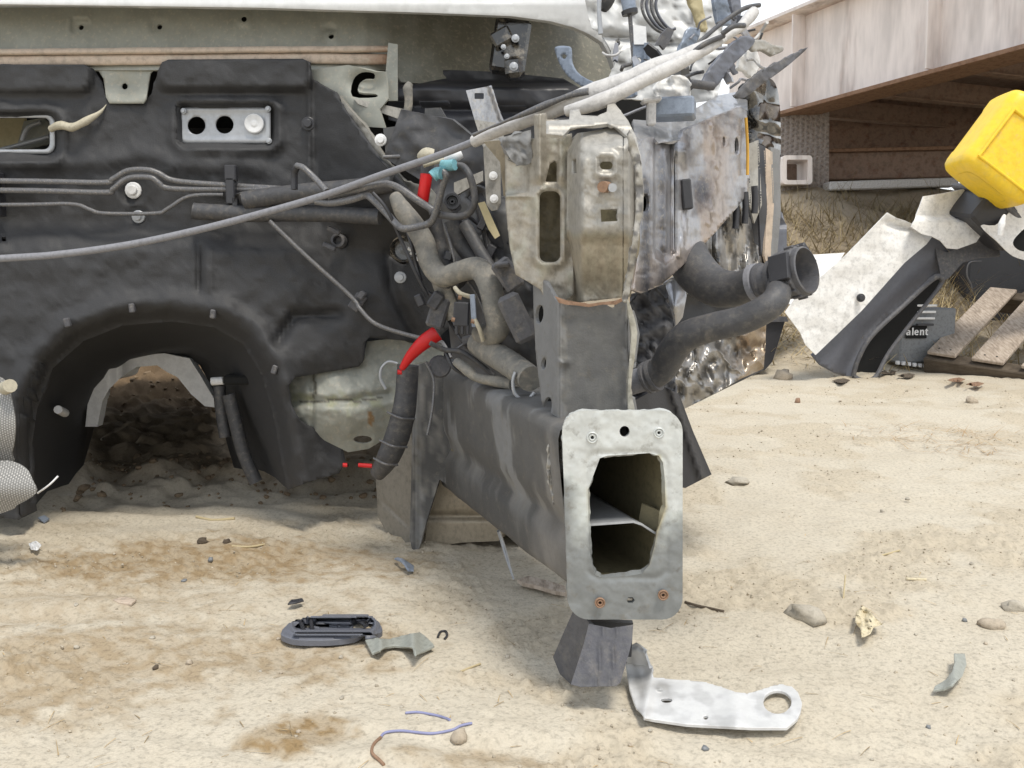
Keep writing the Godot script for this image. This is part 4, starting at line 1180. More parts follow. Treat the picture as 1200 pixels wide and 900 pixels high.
	# --- radiator hoses with quick couplings
	var h := pipe(car, "radiator_hose", M.rubber, [[792, 250, 1.5, 24], [800, 286, 1.42, 24.5], [814, 316, 1.36, 25], [838, 336, 1.32, 23], [866, 338, 1.29, 20.5], [892, 329, 1.26, 20]], 26, 18, 7)
	tag(h, "wide black radiator hose with a ribbed coupling", "")
	var ax := (P(950, 315, 1.2) - P(882, 333, 1.26)).normalized()
	var at := P(882, 333, 1.26)
	var u1 := 1.26 / F
	g = Geo.new()
	lathe(g, at, ax, [0.0, 20 * u1, 0.002, 23 * u1, 8 * u1, 23 * u1, 9 * u1, 20 * u1], 24)
	put("hose_band", g, M.cable, h)
	g = Geo.new()
	lathe(g, at, ax, [8 * u1, 20 * u1, 12 * u1, 22 * u1, 15 * u1, 22 * u1, 16 * u1, 18 * u1, 26 * u1, 17 * u1, 27 * u1, 22 * u1, 33 * u1, 23 * u1, 34 * u1, 20 * u1, 37 * u1, 20 * u1, 38 * u1, 27 * u1, 48 * u1, 28 * u1, 49 * u1, 26 * u1, 51 * u1, 26 * u1, 52 * u1, 28.5 * u1, 62 * u1, 29 * u1, 64 * u1, 27 * u1, 70 * u1, 27 * u1, 71 * u1, 25 * u1, 60 * u1, 23 * u1, 46 * u1, 21 * u1, 40 * u1, 0.0], 28)
	put("hose_coupling", g, M.plastic_dusty, h)
	g = Geo.new()
	for k in 2:
		var an: float = [2.4, 0.2][k]
		var sd := ax.cross(Vector3.UP).normalized()
		var up := sd.cross(ax)
		var o: Vector3 = sd * cos(an) + up * sin(an)
		box(g, at + ax * 54 * u1 + o * 30 * u1, Vector3(24 * u1, 7 * u1, 30 * u1), Basis(ax, o, ax.cross(o)), 0.001)
	put("coupling_latch", g, M.plastic, h)
	for k in 15:
		var an := TAU * k / 15.0
		var sd := ax.cross(Vector3.UP).normalized()
		var o: Vector3 = sd * cos(an) + sd.cross(ax) * sin(an)
		g = Geo.new()
		box(g, at + ax * 58 * u1 + o * 29.5 * u1, Vector3(11 * u1, 3 * u1, 4 * u1), Basis(ax, o, ax.cross(o)), 0.0008)
		put("coupling_rib", g, M.plastic_dusty, h)
	var h2 := pipe(car, "lower_hose", M.rubber, [[766, 440, 1.28, 16.5], [778, 430, 1.27, 17], [789, 410, 1.25, 17.5], [806, 393, 1.23, 17.5], [836, 383, 1.21, 17], [870, 375, 1.19, 17], [900, 360, 1.175, 16.5], [912, 344, 1.19, 15], [908, 332, 1.23, 13]], 19, 18, 6)
	tag(h2, "narrower black coolant hose curling beneath the wide one", "")
	pipe(h2, "hose_stub", M.cable, [[738, 449, 1.31, 14.5], [768, 440, 1.28, 14.5]], 14, 16, 2)
	g = Geo.new()
	ax = (P(790, 430, 1.27) - P(745, 448, 1.3)).normalized()
	at = P(756, 444, 1.29)
	lathe(g, at, ax, [0, 14 * u1, 1 * u1, 19.5 * u1, 5 * u1, 20 * u1, 6 * u1, 17.5 * u1, 9 * u1, 17.5 * u1, 10 * u1, 20 * u1, 15 * u1, 20 * u1, 16 * u1, 15 * u1], 22)
	put("hose_band", g, M.plastic_dusty, h2)
	# --- hoses and pipes in the bay
	var s_hose := pipe(car, "heater_hose", M.rubber_dusty, [[463, 230, 1.62, 7], [472, 246, 1.6, 11], [484, 262, 1.58, 12], [497, 284, 1.56, 12.5], [504, 308, 1.54, 12.5], [518, 324, 1.52, 12.5], [540, 318, 1.5, 12.5], [560, 315, 1.48, 13.5], [573, 332, 1.46, 14], [580, 362, 1.45, 14], [584, 382, 1.45, 14], [576, 394, 1.47, 13], [562, 390, 1.5, 11]], 14, 18, 7)
	tag(s_hose, "dusty grey heater hose bent in an S", "")
	pipe(car, "heater_hose", M.rubber_dusty, [[513, 318, 1.58], [522, 345, 1.58], [534, 372, 1.58]], 11, 14, 5)
	var low := pipe(car, "return_hose", M.rubber_dusty, [[560, 402, 1.52, 14], [575, 412, 1.48, 15], [600, 428, 1.42, 15.5], [622, 444, 1.36, 15.5]], 15, 18, 6)
	pipe(low, "spring_clip", M.zinc, [[604, 436, 1.36], [601, 448, 1.36], [604, 462, 1.36], [616, 470, 1.36], [626, 460, 1.36]], 2.2, 8, 6)
	pipe(car, "loom", M.rubber_dusty, [[535, 424, 1.5, 6], [548, 434, 1.48, 7], [558, 442, 1.47, 5.5], [575, 446, 1.46, 6], [600, 450, 1.44, 7]], 6, 10, 5, 0.002)
	g = Geo.new()
	lathe(g, P(514, 430, 1.62), Vector3(0.25, 0.15, 1), [0, 0.018, 0.012, 0.02, 0.016, 0.017, 0.016, 0.0], 18)
	put("loom_plug", g, M.plastic_dusty, car)
	var sleeve := pipe(car, "loom_sleeve", M.rubber, [[478, 428, 1.68, 13], [476, 460, 1.68, 13], [473, 484, 1.68, 14], [466, 510, 1.69, 15], [456, 534, 1.7, 14], [442, 556, 1.72, 9]], 14, 14, 5, 0.001)
	for s in [[470, 487, 16], [461, 520, 16], [452, 541, 14]]:
		pipe(sleeve, "sleeve_tie", M.pipe, [[s[0] - s[2], s[1] - 4, 1.67], [s[0], s[1] + 3, 1.65], [s[0] + s[2], s[1] + 4, 1.67]], 1.4, 6, 5)
	var redt := pipe(car, "red_terminal_sleeve", M.red, [[513, 390, 1.6, 9.5], [497, 401, 1.6, 9], [482, 416, 1.61, 6.5], [471, 432, 1.62, 3.5]], 8, 14, 5)
	tag(redt, "red tapered cable sleeve", "")
	pipe(car, "red_wire_end", M.red, [[466, 436, 1.62], [471, 436, 1.62]], 3, 8)
	pipe(car, "red_wire_end", M.red, [[420, 545, 1.72], [436, 546, 1.72]], 2.6, 8)
	pipe(car, "red_wire_end", M.red, [[402, 545, 1.74], [407, 545, 1.74]], 2.6, 8)
	g = Geo.new()
	box(g, P(514, 366, 1.58), Vector3(0.03, 0.052, 0.04), Basis(Vector3.BACK, -0.3), 0.004)
	box(g, P(511, 352, 1.57), Vector3(0.02, 0.03, 0.03), Basis(Vector3.BACK, -0.6), 0.003)
	put("cable_connector", g, M.plastic_dusty, car)
	g = Geo.new()
	box(g, P(541, 368, 1.47), Vector3(0.024, 0.038, 0.03), Basis(Vector3.BACK, -0.05), 0.002)
	for k in 3:
		box(g, P(535 + k * 6.5, 386, 1.46), Vector3(0.005, 0.016, 0.008), Basis(), 0.001)
	var con := put("relay", g, M.plastic, car)
	g = Geo.new()
	box(g, P(555, 364, 1.45), Vector3(0.008, 0.05, 0.02), Basis(Vector3.BACK, 0.06), 0.001)
	put("relay_rail", g, M.strap_blue, con)
	pipe(con, "relay_wire", M.wax, [[533, 337, 1.45], [540, 344, 1.44], [556, 349, 1.45]], 2.6, 8, 4)
	pipe(con, "relay_wire", M.wax, [[556, 374, 1.44], [562, 386, 1.44], [566, 399, 1.45]], 2.6, 8, 4)
	for s in [[531, 374], [554, 376], [539, 348]]:
		pipe(con, "relay_pin", M.rust_bolt, [[s[0] - 2, s[1], 1.44], [s[0] + 2, s[1] + 1, 1.44]], 2.6, 8, 2)
	var tangle := [[438, 226, 452, 246, 470, 282, 486, 318, 500, 346], [556, 226, 562, 260, 574, 300, 588, 330, 600, 352], [548, 330, 560, 346, 566, 372, 560, 398], [498, 340, 512, 352, 528, 380, 540, 400, 552, 412], [505, 402, 520, 410, 540, 412, 558, 424, 580, 440], [536, 410, 552, 400, 572, 404, 590, 414], [474, 262, 482, 286, 488, 310, 494, 330], [590, 290, 596, 316, 610, 330, 618, 352, 620, 390], [520, 262, 530, 292, 536, 316], [548, 252, 566, 268, 584, 276, 598, 296], [600, 340, 612, 366, 616, 400, 622, 424], [500, 424, 508, 446, 506, 480, 500, 510], [522, 412, 530, 430, 546, 440]]
	for k in tangle.size():
		var w := []
		for j in range(0, tangle[k].size(), 2):
			w.append([tangle[k][j] + rng.randf_range(-2, 2), tangle[k][j + 1], 1.53 + 0.02 * (k % 4) + rng.randf_range(-0.01, 0.01)])
		pipe(car, "loom_wire", [M.plastic, M.rubber, M.pipe][k % 3], w, [2.2, 3.0, 1.6][k % 3], 8, 5)
	for b in [[520, 330, 20, 14, 0.4], [548, 398, 14, 10, -0.3], [574, 296, 12, 20, 0.5], [610, 312, 14, 22, 0.3], [594, 406, 18, 9, 0.5], [492, 352, 10, 16, -0.4], [566, 262, 10, 18, 0.5], [526, 300, 10, 12, 0.3], [600, 280, 12, 16, 0.2]]:
		g = Geo.new()
		box(g, P(b[0], b[1], 1.54), Vector3(b[2] * 1.4 / F, b[3] * 1.4 / F, 0.02), Basis(Vector3.BACK, -b[4]), 0.002)
		put("loom_clip", g, M.plastic_dusty if b[2] > 13 else M.plastic, car)
	# --- air conditioning pipes
	pipe(car, "pipe_strap", M.plastic, [[345, 222, 1.68], [345, 204, 1.68], [348, 195, 1.67]], 4, 8, 3)
	pipe(car, "metal_pipe", M.pipe, [[348, 194, 1.67], [356, 197, 1.66], [370, 210, 1.65], [383, 224, 1.63]], 3.6, 10, 4)
	pipe(car, "metal_pipe", M.pipe, [[384, 231, 1.6], [400, 228, 1.6], [424, 221, 1.57], [448, 216, 1.55], [460, 217, 1.54], [472, 223, 1.53], [490, 235, 1.52], [510, 248, 1.51]], 4.2, 12, 5)
	pipe(car, "metal_pipe", M.pipe, [[370, 236, 1.61], [388, 238, 1.6], [412, 234, 1.58], [428, 229, 1.57], [436, 233, 1.55], [452, 249, 1.54], [466, 264, 1.52], [474, 268, 1.5], [488, 266, 1.5], [502, 262, 1.5], [508, 256, 1.49], [513, 240, 1.48], [518, 220, 1.47], [522, 206, 1.46], [518, 201, 1.46]], 4.2, 12, 5)
	var rh := pipe(car, "rubber_line", M.rubber, [[530, 194, 1.47], [542, 195, 1.47], [550, 205, 1.46], [555, 222, 1.46], [556, 238, 1.46], [549, 250, 1.47], [536, 254, 1.48], [518, 252, 1.49], [505, 248, 1.5]], 4.2, 12, 6)
	pipe(rh, "blue_cap", M.blue_clip, [[507, 207, 1.46], [512, 203, 1.46], [518, 203, 1.455]], 7, 12, 3)
	pipe(rh, "blue_cap", M.blue_clip, [[518, 194, 1.47], [526, 194, 1.465], [533, 193, 1.46]], 6.5, 12, 3)
	pipe(car, "red_line", M.red, [[500, 203, 1.53], [498, 218, 1.53], [495, 236, 1.535]], 7, 14, 4)
	pipe(car, "red_line_cap", M.rubber, [[501, 192, 1.53], [500, 204, 1.53]], 7.3, 14, 2)
	pipe(car, "white_cap", M.wax, [[494, 184, 1.53, 6], [500, 181, 1.52, 8], [508, 182, 1.52, 7]], 7, 12, 4)
	pipe(car, "white_cap", M.plain_white, [[524, 188, 1.49, 5], [532, 184, 1.48, 7], [541, 180, 1.48, 5]], 6, 12, 4)
	pipe(car, "sensor_rod", M.wax, [[496, 194, 1.49], [510, 190, 1.49], [522, 187, 1.49]], 2.6, 8, 4)
	g = Geo.new()
	lathe(g, P(530, 236, 1.5), Vector3(0.05, 0.05, 1), [-0.03, 0.011, 0.0, 0.0125, 0.003, 0.0125, 0.003, 0.009, -0.006, 0.008, -0.006, 0.005, -0.001, 0.0045, -0.001, 0.002, -0.02, 0.0], 20)
	put("line_socket", g, M.plastic, car)
	slab(car, "valve_block", M.galv, px([532, 214, 566, 200, 566, 212, 550, 220, 536, 228, 532, 224]), plane(1.52), [], 5, 0.02)
	# --- torn wiring and trim standing up at the right of the cowl
	var white_side := slab(car, "inner_wing", M.white_paint, soft([690, -60, 800, -70, 850, -40, 846, 40, 842, 110, 800, 120, 740, 116, 706, 110, 716, 84, 716, 60, 704, 40, 690, 22], 3), func(u, v): return P(u, v, 1.78 + 0.025 * fbm(u * .01, v * .01, 1.2) + 0.02 * bump(v - 46 - 0.1 * (u - 740), 4) + 0.004 * fbm(u * .01, v * .01, 5.0)), [oval(716, 72, 5, 9, 12), oval(724, 50, 3, 4, 10)], 5, 0.004, func(u, v): return Color(1, 1, 1).lerp(Color(0.28, 0.27, 0.26), sst(0.2, 0.4, fbm(u * .01, v * .01, 5.0) + 0.35 * bump(Vector2(u - 716, v - 72).length(), 24.0) - 0.1)))
	tag(white_side, "white painted inner wing, scraped dark at its edge", "")
	var strut := pipe(car, "bonnet_strut", M.strap_blue, [[731, -30, 1.55], [738, 12, 1.55]], 8, 14, 2)
	pipe(strut, "strut_collar", M.plastic, [[737.5, 12, 1.55, 9.5], [738.5, 17, 1.55, 9]], 9, 14, 2)
	pipe(strut, "strut_rod", M.pipe, [[738, 16, 1.555], [744, 88, 1.56]], 2.4, 10, 2)
	slab(car, "hinge_bracket", M.strap_blue, px([742, 50, 760, 50, 762, 60, 761, 84, 746, 88, 742, 80]), func(u, v): return P(u, v, 1.54 - 0.02 * sst(756, 758, u)), [oval(749, 70, 3, 3, 10)], 4, 0.005)
	slab(car, "hinge_label", M.plain_white, px([742, 29, 757, 31, 758, 52, 743, 52]), plane(1.535), [], 5, 0.003)
	pipe(car, "strut_rod", M.zinc, [[703, -10, 1.6, 3], [702, 12, 1.6, 2.4], [704, 40, 1.6, 3]], 3, 10, 3)
	pipe(car, "rubber_bellows", M.rubber, [[712, -20, 1.62, 12], [710, 0, 1.62, 10], [706, 12, 1.62, 5]], 10, 14, 3)
	for k in 4:
		var o := 5.5 * k
		pipe(car, "curved_band", M.grey_plastic if k % 2 else M.pipe, [[758 + o, -14, 1.68], [752 + o, 4, 1.68], [756 + o, 20, 1.68], [768 + o, 34, 1.68], [780 + o * 0.7, 40 - o * 0.4, 1.68]], 3.4, 8, 5, 0.0, 0.5)

	# torn scraps and thin wires over the headlamp panel
	for k in 22:
		var u0 := rng.randf_range(700, 880)
		var v0 := rng.randf_range(34, 120) - 0.25 * (u0 - 790)
		var an := rng.randf_range(-1.2, 0.5)
		var l := rng.randf_range(14, 46)
		var dd := rng.randf_range(1.4, 1.62)
		var w := []
		for j in 4:
			w.append([u0 + cos(an) * l * (j / 3.0) + rng.randf_range(-4, 4), v0 + sin(an) * l * (j / 3.0) + rng.randf_range(-4, 4), dd + rng.randf_range(-0.02, 0.02)])
		pipe(car, "torn_wire", [M.plastic, M.cable, M.rubber, M.cable_pale][k % 4], w, rng.randf_range(1.0, 2.4), 8, 5)
	for k in 18:
		var u0 := rng.randf_range(704, 876)
		var v0 := rng.randf_range(36, 112) - 0.2 * (u0 - 790)
		var an := rng.randf_range(0, TAU)
		var l := rng.randf_range(5, 13)
		var w := rng.randf_range(3, 7)
		var o := PackedVector2Array()
		for c in [[-1, -0.7], [0.2, -1], [1, -0.8], [0.8, 0.3], [1, 0.9], [-0.3, 1], [-1, 0.6]]:
			o.append(Vector2(u0, v0) + Vector2(c[0] * l, c[1] * w).rotated(an))
		var dd := rng.randf_range(1.42, 1.66)
		slab(car, "torn_tab", [M.plastic, M.grey_plastic, M.galv_shiny, M.undercoat, M.plastic_dusty][k % 5], o, func(u, v): return P(u, v, dd + 0.0015 * (u - u0) * cos(an * 3.0) + 0.0015 * (v - v0) * sin(an * 3.0)), [], 3.0, 0.004)

# ---------------------------------------------------------------- loose things on the car
func make_loose() -> void:
	var c := thing("long_cable", "long dark grey cable slung across the whole car front", "cable", P(300, 252, 1.66))
	pipe(c, "cable_run", M.cable, [[-320, 322, 1.75], [0, 303, 1.72], [70, 298, 1.71], [150, 287, 1.7], [226, 271, 1.68], [300, 252, 1.65], [380, 229, 1.6], [450, 204, 1.52], [520, 180, 1.44], [562, 163, 1.38]], 4.2, 12, 6)
	var ct := pipe(c, "taped_bundle", M.cable_pale, [[556, 166, 1.38, 7], [585, 153, 1.35, 8], [640, 132, 1.3, 9], [700, 108, 1.26, 11], [760, 84, 1.27, 11], [812, 62, 1.3, 9], [862, 36, 1.33, 7], [884, 14, 1.36, 6]], 9, 12, 6, 0.005)
	tag(ct, "pale taped part of the cable", "")
	pipe(c, "taped_bundle", M.cable_pale, [[664, 131, 1.24, 6], [700, 120, 1.22, 8], [750, 96, 1.23, 8], [800, 72, 1.26, 6], [850, 46, 1.3, 5]], 7, 12, 6, 0.004)
	pipe(c, "wire", M.pipe, [[555, 158, 1.36], [580, 147, 1.33], [620, 131, 1.29], [668, 112, 1.26], [690, 107, 1.25]], 2.6, 8, 5, 0.004)
	for s in [[802, 70, 848, 42], [846, 40, 872, 30]]:
		pipe(c, "wire", M.rubber, [[s[0], s[1], 1.27], [(s[0] + s[2]) / 2, (s[1] + s[3]) / 2 - 4, 1.27], [s[2], s[3], 1.29]], 3, 8, 4)
	var w := thing("black_seal_strip", "thin black rubber strip curving up above the pale cable bundle", "strip", P(846, 40, 1.34))
	pipe(w, "strip", M.rubber, [[806, 62, 1.3], [828, 42, 1.32], [850, 24, 1.36], [872, 10, 1.38], [890, 6, 1.4]], 2.6, 8, 6)
	var trims := [
		["blade_trim", "dark pointed plastic trim sticking out to the right over the wing", [862, 112, 880, 92, 905, 76, 925, 66, 948, 55, 930, 72, 912, 86, 892, 100, 874, 114], 1.42, "plastic_dusty"],
		["angled_trim", "dark blue-grey plastic channel leaning right over the headlamp panel", [824, 96, 848, 62, 872, 42, 886, 46, 878, 58, 856, 80, 838, 104], 1.4, "grey_plastic"],
		["bent_flap", "crumpled pale grey flap hanging at the end of the cable bundle", [880, 50, 894, 46, 906, 52, 918, 54, 918, 60, 906, 64, 894, 58, 884, 60], 1.45, "galv"],
		["torn_liner", "torn white liner scrap hanging beside the black wing", [872, 62, 886, 58, 892, 72, 888, 84, 884, 92, 874, 84, 866, 78], 1.5, "sheet_white"],
		["narrow_trim", "narrow blue-grey bar leaning behind the pale cable bundle", [796, 64, 806, 34, 814, 32, 822, 36, 816, 52, 806, 70], 1.5, "strap_blue"],
		["upright_trim", "upright blue-grey plastic bar at the top edge of the photo", [836, -20, 852, -20, 858, 24, 850, 30, 842, 26], 1.52, "strap_blue"],
		["upright_trim", "darker upright bar standing close beside the blue-grey one", [854, -20, 864, -20, 870, 14, 862, 20], 1.5, "grey_plastic"],
		["cream_trim", "cream and grey slat leaning at the top edge", [802, -20, 818, -20, 826, 14, 830, 34, 822, 34, 810, 6], 1.56, "cream"]]
	for t in trims:
		var o := thing(t[0], t[1], "trim", P(t[2][0], t[2][1], t[3]))
		var dd: float = t[3]
		var cu: float = t[2][0]
		slab(o, "strip", M[t[4]], soft(t[2], 3), func(u, v): return P(u, v, dd + 0.0008 * (u - cu) + 0.004 * fbm(u * .01, v * .01, 5.0)), [], 3.5, 0.006, null, 0.002)
	var rod := thing("rubber_roller", "short dark roller lying on top of the headlamp panel", "roller", P(824, 99, 1.36))
	pipe(rod, "barrel", M.plastic_dusty, [[808, 98, 1.36], [836, 101, 1.37]], 5, 12, 2)
	var mf := thing("foil_heat_shield", "woven silver heat shield hanging at the left edge", "heat shield", P(10, 520, 1.6))
	var ms := slab(mf, "shield_top", M.mesh_foil, soft([-140, 440, -20, 440, 6, 446, 14, 468, 18, 500, 14, 530, 2, 546, -140, 560], 4), func(u, v): return P(u, v, 1.66 - 0.03 * bump(v - 500, 40)), [], 6, 0.003)
	slab(mf, "shield_bottom", M.mesh_foil, soft([-140, 540, -10, 540, 12, 540, 30, 548, 38, 562, 42, 578, 20, 592, 0, 602, -140, 640], 4), func(u, v): return P(u, v, 1.62 - 0.03 * bump(v - 575, 26)), [], 6, 0.003)
	pipe(mf, "shield_stud", M.wax, [[6, 455, 1.64], [12, 452, 1.62]], 8, 12, 2)
	pipe(mf, "shield_wire", M.plain_white, [[44, 578, 1.62], [58, 568, 1.62], [68, 558, 1.63]], 1.2, 6, 3)

# ---------------------------------------------------------------- yard behind
func plate_box(g: Geo, c: Vector3, x: Vector3, y: Vector3, s: Vector3, r := 0.004) -> void:
	var bx := x.normalized()
	var bz := bx.cross(y).normalized()
	box(g, c, s, Basis(bx, bz.cross(bx), bz), r)

func make_girder() -> void:
	var a := P(855, 154, 8.75)
	var b := P(1200, 62, 6.0)
	var dir := (b - a).normalized()
	var len := 7.5
	var side := dir.cross(Vector3.UP).normalized()      # away from us, to the right
	if side.x < 0:
		side = -side
	var up := side.cross(dir).normalized()
	if up.y < 0:
		up = -up
	var t := thing("steel_bridge_frame", "big pale steel girder frame on the bank behind the yard", "steel frame", P(950, 225, 8.0))
	for k in 2:
		var o := side * (2.3 * k)
		var g := Geo.new()
		box(g, a + o + dir * len / 2 + up * 0.39, Vector3(0.022, 0.72, len), Basis(side, up, dir if side.cross(up).dot(dir) > 0 else -dir), 0.002)
		put("girder_web", g, M.steel if k == 0 else M.steel_dark, t)
		g = Geo.new()
		box(g, a + o + dir * len / 2, Vector3(0.3, 0.03, len), Basis(side, up, dir if side.cross(up).dot(dir) > 0 else -dir), 0.003)
		put("girder_flange", g, M.rusty if k == 0 else M.steel_dark, t)
		g = Geo.new()
		box(g, a + o + dir * len / 2 + up * 0.78, Vector3(0.32, 0.03, len), Basis(side, up, dir if side.cross(up).dot(dir) > 0 else -dir), 0.003)
		put("girder_flange", g, M.steel, t)
	for s in [1.0, 2.36, 3.7]:
		var g := Geo.new()
		box(g, a + dir * s + up * 0.39 - side * 0.075, Vector3(0.13, 0.72, 0.016), Basis(side, up, dir if side.cross(up).dot(dir) > 0 else -dir), 0.002)
		put("web_stiffener", g, M.steel, t)
	for k in 7:
		var g := Geo.new()
		var p := a + dir * (0.7 + 0.85 * k) + up * 0.12
		beam(g, p + side * 0.02, p + side * 2.28, 0.012, 0.16, up)
		beam(g, p + side * 0.02 - up * 0.085, p + side * 2.28 - up * 0.085, 0.09, 0.012, up)
		put("cross_beam", g, M.steel_dark, t)
	var dg := Geo.new()
	box(dg, a + dir * len / 2 + up * 0.3 + side * 1.15, Vector3(2.2, 0.02, len), Basis(side, up, dir if side.cross(up).dot(dir) > 0 else -dir), 0.002)
	put("deck", dg, M.steel_dark, t)
	dg = Geo.new()
	beam(dg, P(955, 150, 8.9), P(1460, 140, 8.7), 0.03, 0.75)
	put("added_end_web", dg, M.steel_dark, t)  # added panel that covers the sky so the space below stays dark
	# tread plate leg with its square tube
	slab(t, "tread_plate", M.tread, px([905, 139, 972, 128, 971, 231, 905, 226]), plane(7.9), [rrect(921, 185.5, 948, 212, 3)], 8, 0.012)
	var g2 := Geo.new()
	sheet(g2, plane(7.72), rrect(917, 182, 952, 216, 4), [rrect(922, 187, 947, 211, 2)], 4.0, 0.3)
	put("square_tube", g2, M.steel, t)
	var back := Geo.new()
	sheet(back, plane(8.35), px([905, 170, 985, 170, 985, 225, 905, 225]), [], 20, 0.01)
	put("leg_plate", back, M.steel_dark, t)
	# sleeper beam lying on the bank
	var lb := thing("sleeper_beam", "weathered brown steel beam lying low on the bank under the girder", "beam", P(1040, 205, 8.2))
	g2 = Geo.new()
	beam(g2, P(960, 196, 8.35), P(1420, 186, 8.1), 0.25, 0.24, Vector3.UP, 0.008)
	put("beam_body", g2, M.steel_dark, lb)
	g2 = Geo.new()
	beam(g2, P(960, 179, 8.3), P(1420, 169, 8.05), 0.3, 0.03, Vector3.UP, 0.004)
	put("beam_cap", g2, M.rusty, lb)
	var kb := thing("added_bright_bar", "added pale bar standing for bright dry ground below the brown beam", "pale_bar", P(1040, 216, 7.9))  # added bar in place of the bright strip of dry ground
	g2 = Geo.new()
	beam(g2, P(968, 219, 7.8), P(1118, 214, 7.85), 0.16, 0.07, Vector3.UP, 0.01)
	put("pale_bar", g2, M.cable_pale, kb)

func make_yard() -> void:
	# jerry can: a rounded box with a recessed panel, tilted
	var jc := thing("jerry_can", "yellow plastic jerry can lying tilted on top of the scrap", "jerry can", P(1170, 180, 4.75))
	var ctr := P(1182, 176, 4.75)
	var fx := (P(1180, 250, 4.62) - P(1104, 192, 4.62)).normalized()       # along the lower edge
	var fy := (P(1165, 100, 4.8) - P(1104, 190, 4.62))
	fy = (fy - fx * fy.dot(fx)).normalized()
	var fz := fx.cross(fy).normalized()
	var bs := Basis(fx, fy, fz).rotated(fx, 0.32)
	var g := Geo.new()
	var half := Vector3(0.2, 0.225, 0.15)
	var rings := []
	var prof := [[-1.0, 0.6], [-0.995, 0.78], [-0.96, 0.9], [-0.88, 0.975], [-0.78, 1.0], [-0.62, 1.0], [-0.58, 0.985], [0.5, 0.985], [0.56, 1.0], [0.78, 1.0], [0.9, 0.94], [0.97, 0.8], [1.0, 0.6]]
	for q in prof:
		var ring := PackedVector3Array()
		for j in 40:
			var an := TAU * j / 40
			var cx := signf(cos(an)) * pow(absf(cos(an)), 0.42)
			var cz := signf(sin(an)) * pow(absf(sin(an)), 0.42)
			ring.append(ctr + bs * (Vector3(cx * q[1], q[0], cz * q[1]) * half))
		rings.append(ring)
	loft(g, rings, true, null, 0.003, true)
	for e in [0, -1]:
		var v := PackedVector3Array([ctr + bs * Vector3(0, half.y * (-1.0 if e == 0 else 1.0), 0)])
		v.append_array(rings[e])
		var t := PackedInt32Array()
		for j in 40:
			t.append_array(PackedInt32Array([0, 1 + j, 1 + (j + 1) % 40]) if e == -1 else PackedInt32Array([0, 1 + (j + 1) % 40, 1 + j]))
		g.patch(v, t)
	put("can_body", g, M.yellow, jc)
	g = Geo.new()
	for k in 2:
		var zz := half.z * (1.0 if k == 0 else -1.0) * 1.0
		g = Geo.new()
		for q in [[-0.15, -0.17, 0.15, -0.17], [0.15, -0.17, 0.15, 0.1], [0.15, 0.1, -0.15, 0.1], [-0.15, 0.1, -0.15, -0.17]]:
			tube_m(g, [[ctr + bs * Vector3(q[0], q[1], zz), 0.008], [ctr + bs * Vector3(q[2], q[3], zz), 0.008]], 8, 1)
		put("can_rib", g, M.yellow, jc)
	g = Geo.new()
	tube_m(g, [[ctr + bs * Vector3(-0.08, 0.22, 0), 0.018], [ctr + bs * Vector3(-0.06, 0.27, 0), 0.018], [ctr + bs * Vector3(0.06, 0.27, 0), 0.018], [ctr + bs * Vector3(0.08, 0.22, 0), 0.018]], 10, 4)
	put("can_handle", g, M.yellow, jc)
	g = Geo.new()
	lathe(g, ctr + bs * Vector3(0.13, 0.22, 0), bs.y, [0, 0.03, 0.03, 0.03, 0.03, 0.034, 0.055, 0.034, 0.057, 0.028, 0.057, 0.0], 20)
	put("can_cap", g, M.plastic, jc)
	# black tub under the can
	var cr := thing("black_tub", "black plastic tub with a rim under the yellow jerry can", "tub", P(1150, 262, 4.95))
	g = Geo.new()
	var tb := Basis(Vector3.BACK, deg_to_rad(-38)) * Basis(Vector3.UP, 0.25)
	box(g, P(1152, 254, 4.98), Vector3(0.3, 0.2, 0.28), tb, 0.015)
	put("tub_body", g, M.plastic, cr)
	g = Geo.new()
	box(g, P(1160, 241, 4.98), Vector3(0.33, 0.03, 0.31), tb, 0.008)
	put("tub_rim", g, M.plastic_dusty, cr)
	# torn bumper: black trough with white skin
	var bu := thing("black_plastic_trough", "long black plastic trough with a folded lip leaning on the scrap heap", "trough", P(1000, 440, 4.8))
	slab(bu, "trough_face", M.grey_plastic, px([952, 416, 1020, 345, 1088, 276, 1104, 284, 1118, 302, 1116, 314, 1106, 326, 1092, 326, 1040, 372, 1018, 396, 1006, 420, 1000, 443, 980, 438, 962, 428]), func(u, v):
		var c := seg(u, v, [985, 445, 1018, 390, 1094, 320, 1112, 312])
		return P(u, v, 4.78 + 0.0016 * (u - 960) + 0.05 * (1 - sst(0.0, 18.0, c))), [], 5, 0.012, func(u, v): return Color(0.8, 0.8, 0.8), 0.004)
	slab(bu, "trough_inside", M.dark, px([996, 442, 1008, 418, 1030, 384, 1060, 356, 1096, 326, 1108, 328, 1100, 342, 1060, 388, 1040, 416, 1026, 443, 1012, 446]), func(u, v): return P(u, v, 4.92 + 0.0016 * (u - 960)), [], 6, 0.01)
	pipe(bu, "trough_lip", M.plastic_dusty, [[1000, 440, 4.83, 3], [1006, 420, 4.82, 3], [1022, 393, 4.82, 3], [1060, 357, 4.86, 3], [1094, 326, 4.92, 3.5], [1104, 327, 4.94, 3], [1098, 340, 4.95, 2.5], [1062, 386, 4.9, 2.5], [1040, 416, 4.87, 2.5], [1026, 442, 4.84, 3], [1012, 446, 4.83, 3], [1000, 441, 4.83, 3]], 3, 8, 5)
	slab(bu, "trough_wing", M.plastic_dusty, px([1096, 290, 1110, 296, 1140, 284, 1152, 268, 1160, 262, 1170, 284, 1172, 300, 1148, 302, 1128, 308, 1112, 326, 1104, 330]), func(u, v): return P(u, v, 4.98 + 0.02 * bump(v - 285, 10)), [], 5, 0.02)
